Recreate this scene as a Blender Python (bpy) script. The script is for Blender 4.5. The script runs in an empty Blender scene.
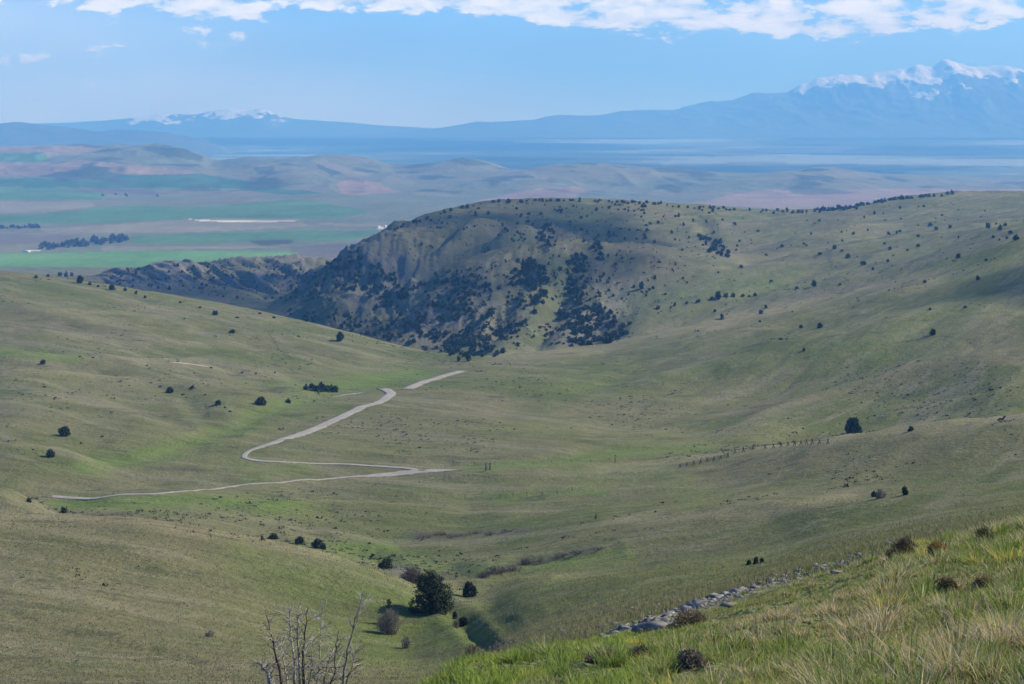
import bpy, math, random
import numpy as np
rng = np.random.default_rng(7)
random.seed(7)
F = 1422.0; HY = 125.0; CX = 512.0
S = bpy.context.scene
COL = S.collection

# ------------------------------------------------------------------ noise
def _h(ix, iy, seed):
    n = (ix.astype(np.int64) * 374761393 + iy.astype(np.int64) * 668265263 + seed * 1442695041) & 0xffffffff
    n = ((n ^ (n >> 13)) * 1274126177) & 0xffffffff
    n = n ^ (n >> 16)
    return (n & 0xffff) / 65535.0
def vnoise(x, y, seed=0):
    ix = np.floor(x); iy = np.floor(y); fx = x - ix; fy = y - iy
    ux = fx*fx*fx*(fx*(fx*6-15)+10); uy = fy*fy*fy*(fy*(fy*6-15)+10)
    a = _h(ix, iy, seed); b = _h(ix+1, iy, seed); c = _h(ix, iy+1, seed); d = _h(ix+1, iy+1, seed)
    return (a+(b-a)*ux)*(1-uy) + (c+(d-c)*ux)*uy          # 0..1
def fbm(x, y, octv=4, seed=0, gain=.5):
    s = 0; a = 1; t = 0
    for o in range(octv):
        c, sn = math.cos(o*1.3+.4), math.sin(o*1.3+.4)
        s = s + a*(vnoise((x*c-y*sn)*2**o, (x*sn+y*c)*2**o, seed+o*17)*2-1); t += a; a *= gain
    return s/t
def ridged(x, y, octv=4, seed=0, gain=.5):
    s = 0; a = 1; t = 0
    for o in range(octv):
        c, sn = math.cos(o*1.1+.2), math.sin(o*1.1+.2)
        s = s + a*(1-np.abs(vnoise((x*c-y*sn)*2**o, (x*sn+y*c)*2**o, seed+o*23)*2-1)*2); t += a; a *= gain
    return s/t
def sstep(a, b, x):
    t = np.clip((x-a)/(b-a), 0, 1); return t*t*(3-2*t)
def pchip(xk, Y, x):
    """xk (K,), Y (K,C), x (N,) -> (N,C)"""
    xk = np.asarray(xk, float); Y = np.asarray(Y, float)
    if Y.ndim == 1: Y = Y[:, None]
    h = np.diff(xk)[:, None]; dl = np.diff(Y, axis=0)/h
    m = np.zeros_like(Y)
    a, b = dl[:-1], dl[1:]
    w1 = 2*h[1:]+h[:-1]; w2 = h[1:]+2*h[:-1]
    ok = (a*b) > 0
    with np.errstate(divide='ignore', invalid='ignore'):
        mm = (w1+w2)/(w1/a+w2/b)
    m[1:-1] = np.where(ok, mm, 0)
    m[0] = dl[0]; m[-1] = dl[-1]
    x = np.clip(x, xk[0], xk[-1])
    i = np.clip(np.searchsorted(xk, x, side='right')-1, 0, len(xk)-2)
    hh = h[i]; t = ((x-xk[i])[:, None])/hh
    h00 = 2*t**3-3*t**2+1; h10 = t**3-2*t**2+t; h01 = -2*t**3+3*t**2; h11 = t**3-t**2
    return h00*Y[i]+h10*hh*m[i]+h01*Y[i+1]+h11*hh*m[i+1]

# ------------------------------------------------------------------ mesh helpers
def tag(o, label=None, cat=None, group=None, kind=None):
    if label: o['label'] = label
    if cat: o['category'] = cat
    if group: o['group'] = group
    if kind: o['kind'] = kind
    return o
def mesh_np(name, V, faces, mat=None, smooth=False, parent=None, attrs=None, mats=None, midx=None):
    """faces: (N,3) or (N,4) int array, or list of such arrays"""
    if not isinstance(faces, list): faces = [faces]
    faces = [np.asarray(f, np.int32) for f in faces if len(f)]
    me = bpy.data.meshes.new(name)
    V = np.asarray(V, np.float32)
    me.vertices.add(len(V)); me.vertices.foreach_set('co', V.ravel())
    idx = np.concatenate([f.ravel() for f in faces])
    ln = np.concatenate([np.full(len(f), f.shape[1], np.int32) for f in faces])
    st = np.concatenate([[0], np.cumsum(ln)[:-1]]).astype(np.int32)
    me.loops.add(len(idx)); me.loops.foreach_set('vertex_index', idx)
    me.polygons.add(len(ln)); me.polygons.foreach_set('loop_start', st)
    if smooth: me.polygons.foreach_set('use_smooth', np.ones(len(ln), bool))
    if midx is not None: me.polygons.foreach_set('material_index', np.asarray(midx, np.int32))
    me.update(calc_edges=True)
    for k, v in (attrs or {}).items():
        a = me.color_attributes.new(k, 'FLOAT_COLOR', 'POINT')
        v = np.asarray(v, np.float32)
        if v.shape[1] == 3: v = np.hstack([v, np.ones((len(v), 1), np.float32)])
        a.data.foreach_set('color', v.ravel())
    for m in (mats or ([mat] if mat else [])): me.materials.append(m)
    o = bpy.data.objects.new(name, me); COL.objects.link(o)
    if parent: o.parent = parent
    return o
def empty(name, loc=(0, 0, 0), rz=0):
    o = bpy.data.objects.new(name, None); COL.objects.link(o); o.location = loc; o.rotation_euler[2] = rz
    o.empty_display_size = .5
    return o
def grid_faces(R, C):
    i = np.arange(R*C).reshape(R, C)
    return np.stack([i[:-1, :-1], i[:-1, 1:], i[1:, 1:], i[1:, :-1]], -1).reshape(-1, 4)

# ------------------------------------------------------------------ material helpers
class NT:
    def __init__(s, m): s.t = m.node_tree; s.n = s.t.nodes; s.l = s.t.links
    def new(s, typ, **kw):
        n = s.n.new(typ)
        for k, v in kw.items():
            if k.startswith('i_'): n.inputs[k[2:].replace('_', ' ')].default_value = v
            else: setattr(n, k, v)
        return n
    def lk(s, a, b): s.l.new(a, b)
    def math(s, op, a, b=None, c=None, clamp=False):
        n = s.n.new('ShaderNodeMath'); n.operation = op; n.use_clamp = clamp
        for i, v in enumerate((a, b, c)):
            if v is None: continue
            if isinstance(v, (int, float)): n.inputs[i].default_value = v
            else: s.l.new(v, n.inputs[i])
        return n.outputs[0]
    def mix(s, f, a, b, mode='MIX'):
        n = s.n.new('ShaderNodeMix'); n.data_type = 'RGBA'; n.blend_type = mode
        for sock, v in ((n.inputs[0], f), (n.inputs[6], a), (n.inputs[7], b)):
            if isinstance(v, (int, float)): sock.default_value = v
            elif isinstance(v, tuple): sock.default_value = (*v[:3], 1)
            else: s.l.new(v, sock)
        return n.outputs[2]
    def noise(s, vec, scale, detail=4, rough=.55, dist=0.0, out='Fac'):
        n = s.n.new('ShaderNodeTexNoise'); n.inputs['Scale'].default_value = scale
        n.inputs['Detail'].default_value = detail; n.inputs['Roughness'].default_value = rough
        n.inputs['Distortion'].default_value = dist
        s.l.new(vec, n.inputs['Vector']); return n.outputs[out]
    def ramp(s, f, a, b, lo=0., hi=1.):
        n = s.n.new('ShaderNodeMapRange'); n.interpolation_type = 'SMOOTHSTEP'
        s.l.new(f, n.inputs[0]); n.inputs[1].default_value = a; n.inputs[2].default_value = b
        n.inputs[3].default_value = lo; n.inputs[4].default_value = hi
        return n.outputs[0]
    def mapping(s, vec, scale=(1, 1, 1), rot=(0, 0, 0)):
        n = s.n.new('ShaderNodeMapping'); n.inputs['Scale'].default_value = scale; n.inputs['Rotation'].default_value = rot
        s.l.new(vec, n.inputs['Vector']); return n.outputs[0]
def mat(name, rough=.9, spec=.15):
    m = bpy.data.materials.new(name); m.use_nodes = True
    t = NT(m); b = t.n['Principled BSDF']
    b.inputs['Roughness'].default_value = rough; b.inputs['Specular IOR Level'].default_value = spec
    t.b = b; t.m = m
    t.obj = t.new('ShaderNodeTexCoord').outputs['Object']
    return t
def simple(name, c1, c2, scale=6, rough=.9, var=False, transl=0, spec=.15):
    t = mat(name, rough, spec)
    f = t.ramp(t.noise(t.obj, scale, 4), .3, .7)
    c = t.mix(f, c1, c2)
    if var:
        oi = t.new('ShaderNodeObjectInfo').outputs['Random']
        c = t.mix(t.math('MULTIPLY', oi, .5), c, tuple(x*1.7 for x in c1))
    t.lk(c, t.b.inputs['Base Color'])
    if transl:
        tr = t.new('ShaderNodeBsdfTranslucent'); t.lk(c, tr.inputs[0])
        mx = t.new('ShaderNodeMixShader'); mx.inputs[0].default_value = transl
        t.lk(t.b.outputs[0], mx.inputs[1]); t.lk(tr.outputs[0], mx.inputs[2])
        t.lk(mx.outputs[0], t.n['Material Output'].inputs[0])
    return t.m

# ------------------------------------------------------------------ terrain loft (feature lines: column, depth, row)
L = [
 [(-600,1.5,1784),(1600,1.5,1784)],
 [(-600,9,810),(0,9,780),(430,9,722),(700,8,700),(1000,7.5,690),(1400,7,640)],
 [(-600,10,850),(0,11,800),(300,11,745),(430,11,690),(470,12,667),(560,13.5,656),(640,14.5,648),(720,15.5,624),(850,17,587),(900,18,562),(1024,20,528),(1400,22,470)],
 [(-600,24,850),(0,24,830),(300,24,770),(430,24,715),(470,24,688),(560,26,652),(640,28,628),(720,30,603),(870,34,558),(900,35,549),(1024,36,527),(1400,38,480)],
 [(-600,60,790),(0,60,740),(300,65,718),(430,70,692),(470,75,674),(560,80,634),(640,85,610),(760,85,580),(870,90,548),(1024,90,517),(1400,90,475)],
 [(-600,130,690),(0,130,686),(300,140,676),(400,145,676),(470,150,662),(530,150,630),(640,150,594),(760,150,569),(870,150,536),(1024,140,509),(1400,130,470)],
 [(-600,220,590),(0,220,590),(200,220,612),(300,225,625),(400,230,636),(440,235,624),(470,235,618),(530,230,592),(600,215,578),(700,200,566),(760,190,559),(850,180,532),(940,165,516),(1024,160,505),(1400,150,465)],
 [(-600,320,500),(0,320,513),(130,310,517),(250,300,536),(330,285,553),(400,270,582),(450,262,608),(480,258,611),(530,250,592),(600,240,581),(700,225,571),(760,215,568),(850,205,546),(940,195,530),(1024,190,520),(1400,190,470)],
 [(-600,400,497),(0,400,522),(130,400,528),(250,400,547),(330,380,562),(400,350,578),(450,330,584),(480,320,583),(530,320,578),(600,310,572),(700,300,558),(760,290,551),(850,280,533),(940,270,519),(1024,260,508),(1400,250,465)],
 [(-600,440,470),(0,450,487),(30,450,498),(65,460,513),(130,480,514),(250,470,530),(330,450,545),(400,430,560),(450,420,558),(530,410,549),(600,400,536),(700,380,521),(760,370,511),(820,350,501),(900,340,493),(1024,330,480),(1400,310,440)],
 [(-600,520,480),(0,530,506),(65,530,512),(130,540,501),(250,540,508),(330,540,515),(450,540,515),(530,530,508),(600,520,502),(700,490,498),(760,470,496),(820,440,499),(900,420,498),(1024,400,492),(1400,380,440)],
 [(-600,600,450),(0,600,476),(130,610,482),(250,620,476),(400,640,470),(530,640,464),(600,640,463),(700,620,459),(760,600,451),(850,570,436),(900,560,428),(1024,540,412),(1400,520,370)],
 [(-600,700,410),(0,700,432),(130,710,442),(250,720,440),(400,730,438),(530,730,439),(600,720,443),(700,700,444),(760,690,441),(850,650,447),(900,640,447),(1024,620,444),(1400,680,370)],
 [(-600,850,380),(0,850,395),(130,860,402),(250,880,402),(400,900,397),(530,900,400),(600,900,402),(700,880,402),(850,810,405),(930,770,403),(1024,730,397),(1400,850,330)],
 [(-600,1050,335),(0,1050,345),(130,1060,352),(250,1080,362),(400,1100,372),(440,1100,370),(530,1100,362),(600,1080,360),(700,1060,352),(850,1010,335),(1024,960,318),(1400,950,270)],
 [(-600,1500,262),(0,1500,273),(100,1480,285),(250,1400,309),(350,1320,331),(440,1250,352),(490,1220,356),(520,1230,352),(600,1280,344),(640,1290,336),(700,1330,325),(800,1380,305),(850,1400,292),(930,1400,267),(1024,1350,237),(1400,1350,180)],
 [(-600,1750,285),(0,1750,290),(100,1700,302),(250,1620,332),(350,1500,354),(440,1400,370),(490,1370,371),(600,1400,360),(640,1390,357),(700,1430,345),(800,1480,325),(850,1500,312),(930,1510,287),(1024,1480,256),(1400,1550,195)],
 [(-600,2100,300),(0,2100,295),(100,2100,300),(250,2000,322),(300,1900,322),(350,1650,332),(440,1550,342),(490,1520,340),(530,1520,337),(600,1550,328),(640,1540,320),(700,1550,315),(800,1610,294),(850,1650,281),(930,1690,259),(1024,1720,232),(1400,2300,170)],
 [(-600,2400,280),(0,2400,286),(100,2400,292),(250,2250,308),(300,2050,306),(350,1850,307),(400,1850,297),(420,1850,287),(450,1870,268),(480,1880,258),(520,1900,248),(560,1900,243),(640,1920,243),(700,1950,250),(760,2050,257),(800,2100,256),(850,2150,248),(930,2200,238),(1024,2300,220),(1400,2500,165)],
 [(-600,2600,275),(0,2600,280),(100,2600,285),(250,2400,300),(300,2200,292),(350,2050,287),(400,2000,286),(450,2000,294),(480,2000,290),(520,2010,282),(560,2010,276),(640,2030,268),(700,2100,262),(800,2300,244),(850,2350,237),(930,2400,228),(1024,2500,213),(1400,2700,160)],
 [(-600,2700,272),(0,2700,279),(90,2700,280),(200,2650,282),(250,2500,294),(270,2420,303),(300,2300,285),(330,2300,263),(350,2300,247),(365,2300,241),(400,2350,233),(450,2350,236),(500,2400,228),(560,2450,226),(640,2450,226),(700,2500,228),(800,2600,227),(850,2650,220),(930,2700,214),(1024,2800,204),(1400,2900,160)],
 [(-600,2750,270),(0,2750,277),(90,2750,278),(130,2720,277),(200,2700,280),(250,2620,290),(300,2480,297),(330,2500,276),(365,2500,256),(385,2500,232),(400,2550,225),(450,2700,208),(500,2850,200),(560,2900,198),(640,2950,201),(700,2950,206),(800,3000,210),(850,3050,207),(900,3100,197),(960,3150,192),(1024,3200,192),(1400,3300,160)],
 [(-600,3000,262),(0,3000,273),(60,3000,275),(90,2950,276),(115,2900,268),(160,2880,264),(200,2900,261),(300,2950,257),(330,2950,262),(365,2900,270),(400,2900,262),(450,3050,240),(500,3200,220),(560,3250,215),(640,3300,215),(700,3300,217),(800,3350,220),(850,3400,216),(900,3450,205),(960,3500,200),(1024,3550,200),(1400,3650,170)],
 [(-600,3900,282),(1400,3900,282)],
 [(-600,4300,267),(1400,4300,267)],
]
P = [
 [(-600,4300,267),(1400,4300,267)],
 [(-600,5500,236),(1400,5500,236)],
 [(-600,7000,205),(500,7000,206),(1400,7000,210)],
 [(-600,8500,183),(0,8500,184),(200,8500,188),(300,8500,186),(400,8500,189),(560,8500,188),(700,8500,193),(860,8500,190),(1024,8500,193),(1400,8500,190)],
 [(-600,9500,160),(0,9500,164),(100,9500,160),(180,9500,166),(220,9500,174),(300,9500,169),(400,9500,176),(560,9500,170),(640,9500,175),(700,9500,179),(800,9500,175),(900,9500,182),(1024,9500,186),(1400,9500,185)],
 [(-600,10800,150),(0,10800,147),(80,10800,145),(150,10800,144),(180,10800,146),(200,10800,155),(215,10800,161),(250,10800,157),(300,10800,158),(330,10800,156),(360,10800,158),(400,10800,166),(440,10800,163),(465,10800,159),(490,10800,163),(520,10800,169),(560,10800,163),(600,10800,163),(640,10800,167),(700,10800,171),(740,10800,173),(800,10800,170),(830,10800,168),(860,10800,171),(900,10800,177),(960,10800,180),(1024,10800,182),(1400,10800,180)],
 [(-600,12800,158),(0,12800,156),(150,12800,155),(200,12800,165),(300,12800,165),(400,12800,169),(500,12800,171),(700,12800,174),(1024,12800,174),(1400,12800,174)],
 [(-600,16500,160),(200,16500,160),(1400,16500,160)],
 [(-600,22000,150),(1400,22000,149)],
 [(-600,27000,141),(1400,27000,140)],
 [(-600,33000,137),(1400,33000,136)],
 [(-600,36500,137),(1400,36500,136)],
]
cols = np.concatenate([np.linspace(-2400, -160, 50, endpoint=False), np.arange(-160, 1185, 1.5), np.linspace(1190, 3400, 50)])
def loft(lines, rows):
    K = len(lines)
    D = np.zeros((K, len(cols))); Y = np.zeros((K, len(cols)))
    for k, ln in enumerate(lines):
        a = np.array(ln, float)
        D[k] = np.exp(pchip(a[:, 0], np.log(a[:, 1]), cols)[:, 0]); Y[k] = pchip(a[:, 0], a[:, 2], cols)[:, 0]
    t = [0.0]
    for k, n in enumerate(rows): t += list(k + (np.arange(n)+1)/n)
    t = np.array(t)
    lD = pchip(np.arange(K), np.log(D), t); PY = pchip(np.arange(K), Y, t)
    return t, np.exp(lD), PY
rowsL = [16, 30, 40, 34, 34, 36, 46, 50, 24, 40, 34, 40, 36, 44, 44, 54, 16, 34, 50, 16, 40, 34, 26, 8, 10]
rowsL = rowsL[:len(L)-1]
tN, D, PY = loft(L, rowsL)
PX = np.broadcast_to(cols, D.shape)
# carved gullies: (polyline in columns/rows, width, depth in rows, depth range)
def poly_dist(px, py, pts, ys=1.0):
    best = np.full(px.shape, 1e9)
    for (x0, y0), (x1, y1) in zip(pts[:-1], pts[1:]):
        dx, dy = x1-x0, (y1-y0)*ys
        ax, ay = px-x0, (py-y0)*ys
        t = np.clip((ax*dx+ay*dy)/(dx*dx+dy*dy+1e-9), 0, 1)
        best = np.minimum(best, np.hypot(ax-t*dx, ay-t*dy))
    return best
gul = [
 ([(505,662),(470,630),(445,606),(415,582),(398,572)], 9, 3.0, 140, 330),
 ([(415,580),(455,572),(492,574),(530,566),(570,558),(605,552)], 8, 4.0, 290, 470),
 ([(398,572),(372,556),(340,546),(300,532)], 8, 3.0, 330, 560),
 ([(530,600),(470,622)], 7, 1.5, 150, 260), ([(600,590),(520,625),(480,650)], 9, 2.0, 120, 240),
 ([(440,603),(480,592),(530,582)], 8, 2.5, 225, 330),
 ([(60,490),(110,492),(150,488),(250,484)], 6, 1.2, 540, 640),
 ([(100,466),(160,455),(225,433),(262,415),(330,392),(420,380)], 9, 1.5, 600, 1150),
 ([(130,428),(60,415),(0,398)], 8, 1.5, 600, 1000), ([(225,433),(180,402),(90,372),(0,350)], 8, 1.6, 600, 1200),
 ([(290,400),(220,372),(120,345),(0,318)], 7, 1.5, 700, 1300),
 ([(420,466),(520,463),(600,452),(700,446),(800,436),(900,420),(1024,398)], 6, 1.5, 600, 800),
 ([(200,508),(330,499),(440,499),(600,497),(720,486),(830,476)], 5, 1.0, 440, 600),
 ([(1024,330),(880,360),(740,400),(600,430)], 10, 1.8, 650, 1300),
 ([(1024,290),(850,330),(700,365),(560,392)], 8, 1.6, 800, 1500),
 ([(1024,262),(840,305),(690,345),(600,368)], 6, 1.6, 900, 1600),
 ([(0,614),(60,628),(150,650),(230,672)], 5, 2.0, 100, 260),
 ([(585,248),(575,280),(560,310),(540,340)], 9, 4.0, 1450, 2000),
 ([(530,255),(525,290),(505,320),(480,345)], 9, 5.0, 1450, 2000),
 ([(640,300),(600,325),(570,345)], 10, 5.0, 1400, 1800),
 ([(470,270),(445,300),(425,335)], 9, 4.0, 1450, 2000),
 ([(410,285),(395,262),(385,245)], 9, 5.0, 1850, 2600), ([(370,290),(355,270)], 9, 5, 1700, 2300),
 ([(545,245),(535,225),(520,212)], 7, 2.5, 2050, 2900), ([(720,252),(705,232),(690,215)], 7, 2.5, 1950, 3000),
 ([(1024,222),(900,245),(760,290),(690,318),(640,335)], 6, 2.0, 1400, 2300),
 ([(960,215),(860,240),(760,262),(700,268)], 6, 2.0, 1500, 2500),
]
Y0 = PY.copy()
for pts, w, dep, d0, d1 in gul:
    m = (D > d0) & (D < d1)
    d = poly_dist(PX[m]+5*fbm(PX[m]/22, PY[m]/14, 2, 91), Y0[m], pts, 1.6)
    dep *= 1.7 if d1 < 1000 else 1.25
    for ex, ey in (pts[0], pts[-1]):
        if -30 < ex < 1020: dep = dep*(1-.95*np.exp(-((PX[m]-ex)**2+((Y0[m]-ey)*2)**2)/(3.2*w)**2))
    PY[m] += dep*np.exp(-(d/w)**2) - .35*dep*np.exp(-((d-2.0*w)/w)**2)
# ridges that rise towards the camera side and drop away behind: (crest, rise, near width, far width, depth range)
rdg = [
 ([(-40,400),(60,403),(120,413),(190,432)], 5, 30, 7, 600, 960), ([(-40,372),(136,380),(226,394),(296,396)], 6, 16, 4, 700, 1150),
 ([(150,360),(272,373),(312,388)], 4, 9, 4, 800, 1250), ([(-40,352),(136,362),(272,356),(362,372)], 3.5, 10, 4, 850, 1400),
 ([(-40,303),(181,321),(317,344),(408,362)], 3.5, 12, 4, 950, 1450), ([(-40,328),(120,338),(250,346)], 3, 9, 4, 900, 1400),
 ([(-40,446),(60,452),(120,470)], 6, 16, 5, 520, 760),
 ([(628,322),(741,298),(877,273),(1040,238)], 5, 9, 4, 1600, 2150), ([(732,262),(832,252),(922,232),(1040,216)], 5, 8, 4, 1800, 2600),
 ([(764,247),(832,233),(904,218)], 4, 7, 3, 2100, 2900), ([(640,232),(720,226),(800,222),(880,212)], 4, 8, 3, 2300, 3100),
 ([(600,390),(740,356),(880,318),(1040,286)], 5, 22, 7, 900, 1600), ([(700,430),(820,398),(930,362),(1040,338)], 6, 24, 8, 700, 1350),
 ([(560,372),(700,342),(840,306),(1000,262)], 3, 8, 4, 1050, 1650),
 ([(450,344),(495,310),(540,290),(560,275)], 7, 12, 5, 1450, 2000), ([(475,352),(530,328),(562,312)], 6, 12, 4, 1350, 1900),
 ([(405,322),(455,292),(505,272)], 6, 12, 5, 1500, 2050), ([(535,348),(575,322),(600,306),(625,298)], 6, 12, 4, 1400, 1850),
 ([(380,312),(408,288),(420,262)], 6, 12, 5, 1750, 2400), ([(300,318),(330,300),(360,282)], 5, 12, 5, 1750, 2400), ([(480,250),(520,232),(552,222)], 5, 9, 4, 2100, 2800), ([(430,252),(470,226),(500,216)], 4, 9, 4, 2100, 2850),
 ([(650,512),(740,506),(830,500)], 3, 8, 4, 340, 480), ([(490,610),(560,600),(640,588),(700,578)], 3, 12, 5, 180, 300), ([(470,600),(520,584),(580,572)], 3, 8, 4, 240, 380),
 ([(230,505),(330,500),(470,512),(560,506)], 2.5, 7, 3, 430, 620),
]
crestacc = np.zeros_like(D); leeacc = np.zeros_like(D)
for pts, a_, wn, wf, d0, d1 in rdg:
    a_ *= 1.55 if d1 < 1700 or pts[0][0] > 590 else 2.5
    if 1300 < d0 and pts[0][0] < 590: wn *= 1.25
    q = np.array(pts, float)
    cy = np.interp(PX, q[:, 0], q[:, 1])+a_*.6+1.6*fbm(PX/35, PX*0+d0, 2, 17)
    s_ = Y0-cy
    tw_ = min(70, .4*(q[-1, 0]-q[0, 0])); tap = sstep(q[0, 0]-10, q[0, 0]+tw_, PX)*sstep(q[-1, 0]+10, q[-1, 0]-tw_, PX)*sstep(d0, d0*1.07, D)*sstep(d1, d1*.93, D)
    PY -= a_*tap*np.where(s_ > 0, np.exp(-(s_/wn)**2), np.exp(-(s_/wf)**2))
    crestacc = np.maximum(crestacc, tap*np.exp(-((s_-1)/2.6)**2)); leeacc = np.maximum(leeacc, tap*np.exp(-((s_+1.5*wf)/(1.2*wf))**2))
X = (PX-CX)/F*D; Z = -(PY-HY)/F*D
# natural relief in world space
az = np.clip(D, 0, 1e9)
c1, s1 = math.cos(math.radians(50)), math.sin(math.radians(50))      # swales running away to the right
U = X*c1 + D*s1; W = -X*s1 + D*c1
big = sstep(250, 900, D)
right = sstep(-60, 250, X)
Z += 4.2*big*right*fbm(U/380, W/60, 4, 3)*sstep(4200, 3000, D)
Z += 3.8*big*(1-right)*fbm((X*.8-D*.5)/280, (X*.5+D*.8)/65, 4, 5)*sstep(4200, 3000, D)
Z += sstep(90, 350, D)*sstep(4200, 3000, D)*(1.15*fbm(X/42, D/30, 4, 8)+.85*ridged(U/170, W/22, 4, 9)*right+.85*ridged((X*.8-D*.5)/170, (X*.5+D*.8)/22, 4, 10)*(1-right))
Z -= sstep(300, 600, D)*sstep(4200, 3000, D)*1.2*sstep(.55, .95, ridged(U/260, W/85, 2, 14)+.35*fbm(X/50, D/50, 2, 15))
Z += sstep(1400, 1700, D)*sstep(4200, 3000, D)*(3.0*fbm(X/60, D/60, 5, 12, .6))
fl = sstep(1650, 1850, D)*sstep(2900, 2600, D)*sstep(440, 390, PX)*sstep(300, 320, PX)
Z += fl*(9*ridged(X/34, D/60, 4, 47, .6)+5*fbm(X/14, D/20, 3, 48))
# canyon flanks: ribs and ledges
hillm = sstep(1420, 1600, D)*sstep(700, 560, PX)*sstep(3600, 2900, D)*sstep(240, 330, PX)
Z += hillm*(17*ridged((X*.8+D*.6)/190, (-X*.6+D*.8)/62, 5, 31, .58)-6)*sstep(203, 245, PY)
strm = sstep(2500, 2700, D)*sstep(325, 300, PX)*sstep(85, 120, PX)*sstep(3600, 3000, D)
Z += strm*(13*ridged((X*.49-D*.87)/300, (X*.87+D*.49)/30, 4, 37)-6)
Z += .10*np.exp(-((D-(28+(PX-640)*.026))/2.4)**2)*sstep(560, 640, PX)*sstep(905, 870, PX)
# knoll hummocks
kn = sstep(1200, 100, D*6)
Z += sstep(2, 5, D)*sstep(40, 20, D)*(.10*fbm(X/1.3, D/1.3, 3, 41)+.10*fbm(X/4, D/4, 2, 43))
Z += sstep(18, 40, D)*sstep(300, 100, D)*.25*fbm(X/6, D/6, 3, 45)
PYf = HY - Z*F/D

inner = (cols > -150) & (cols < 1174)
ci = np.where(inner)[0]
def column(px):
    j = np.interp(px, cols, np.arange(len(cols))); a = int(j); b = min(a+1, len(cols)-1); f = j-a
    return D[:, a]*(1-f)+D[:, b]*f, Z[:, a]*(1-f)+Z[:, b]*f
def hit(px, py, dmin=2, dmax=1e9):
    d, z = column(px)
    y = HY - z*F/d
    m = (d > dmin) & (d < dmax)
    d, z, y = d[m], z[m], y[m]
    k = np.argmax(y <= py) if (y <= py).any() else int(np.argmin(y))
    if k > 0 and y[k-1] > py:
        f = (y[k-1]-py)/(y[k-1]-y[k]); dd = d[k-1]+(d[k]-d[k-1])*f; zz = z[k-1]+(z[k]-z[k-1])*f
    else: dd, zz = d[k], z[k]
    return np.array([(px-CX)/F*dd, dd, zz])
def ground_z(x, y):
    d, z = column(CX+F*x/y); return float(np.interp(y, d, z))
# vectorised ground height for many points
def ground_many(x, y):
    px = CX+F*x/y; j = np.clip(np.interp(px, cols, np.arange(len(cols))), 0, len(cols)-1.001); a = j.astype(int); f = j-a
    out = np.zeros(len(x)); lg = np.log(D)
    ly = np.log(y)
    order = np.argsort(a); 
    for c in np.unique(a):
        m = a == c
        z0 = np.interp(ly[m], lg[:, c], Z[:, c]); z1 = np.interp(ly[m], lg[:, c+1], Z[:, c+1])
        out[m] = z0*(1-f[m])+z1*f[m]
    return out

# ---------------- surface masks (what grows where)
def blob(pts, w, ys=2.2, warp=6, seed=0):
    d = poly_dist(PX+warp*fbm(PX/25, PYf/9, 3, seed), PYf+warp*.3*fbm(PX/25, PYf/9, 3, seed+5), pts, ys)
    return np.exp(-(d/w)**2)
lush = np.zeros_like(D)
def add_lush(pts, w, a, d0, d1, seed):
    global lush
    lush = np.maximum(lush, a*blob(pts, w, seed=seed)*((D > d0) & (D < d1)))
add_lush([(60,505),(130,503),(200,500),(290,508)], 20, 1.0, 480, 660, 1)
add_lush([(85,468),(120,460),(160,452),(215,436)], 18, .8, 560, 1000, 2)
add_lush([(235,430),(262,412),(300,402)], 16, .8, 600, 1100, 3)
add_lush([(330,388),(370,380),(420,374)], 17, 1.1, 700, 1300, 4)
add_lush([(250,480),(300,470),(240,466)], 18, .5, 560, 800, 5)
add_lush([(470,468),(560,462),(620,452),(700,448)], 11, .8, 580, 800, 6)
add_lush([(500,498),(560,494),(600,492)], 11, .7, 450, 620, 7)
add_lush([(300,552),(350,552),(400,560),(470,568),(560,562),(620,555)], 18, .75, 300, 620, 8)
add_lush([(340,545),(390,548)], 12, .9, 300, 620, 9)
add_lush([(0,353),(40,354),(75,358)], 13, .9, 700, 1400, 10)
add_lush([(80,500),(160,504)], 10, 1.0, 480, 660, 11)
add_lush([(640,296),(700,292),(760,285)], 30, .55, 1300, 2300, 12)
add_lush([(620,318),(640,300)], 20, .5, 1300, 2300, 13)
add_lush([(980,300),(900,340),(830,355)], 40, .35, 900, 1800, 14)
add_lush([(960,272),(1010,262)], 30, .4, 900, 2000, 15)
add_lush([(480,600),(560,590),(660,585),(800,565)], 40, .25, 100, 420, 16)
add_lush([(560,385),(660,375),(760,350)], 26, .25, 800, 1500, 17)
add_lush([(330,398),(240,382),(330,385)], 10, .5, 700, 1300, 18)
add_lush([(600,480),(660,476),(700,500)], 30, .35, 400, 700, 19)
add_lush([(250,560),(330,580),(400,600),(460,640)], 40, .45, 180, 330, 20)
add_lush([(350,640),(420,660),(450,650)], 40, .45, 130, 260, 21)
add_lush([(580,205),(620,240)], 22, .35, 2000, 3200, 22)
add_lush([(560,262),(570,300)], 16, .5, 1500, 2000, 23)
lush += .35*sstep(60, 20, D)*sstep(3, 6, D)
rock = np.zeros_like(D)
def add_rock(pts, w, a, d0, d1, seed, ys=2.2):
    global rock
    rock = np.maximum(rock, a*blob(pts, w, seed=seed, ys=ys)*((D > d0) & (D < d1)))
strip = np.exp(-((D-(28+(PX-640)*.026))/(2.6))**2)*sstep(560, 640, PX)*sstep(905, 870, PX)
rock = np.maximum(rock, strip*.9)
add_rock([(345,262),(350,245),(366,245),(390,262),(410,285)], 22, .6, 1800, 2700, 31, 1.0)
add_rock([(360,300),(400,290),(380,275)], 18, .6, 1500, 2400, 32, 1.0)
add_rock([(470,300),(430,320)], 30, .5, 1400, 2000, 33, 1.0)
add_rock([(615,300),(580,330)], 22, .5, 1400, 2000, 34, 1.0)
scrub_str = strm*sstep(.25, -.35, ridged((X*.49-D*.87)/300, (X*.87+D*.49)/30, 4, 37))
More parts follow.
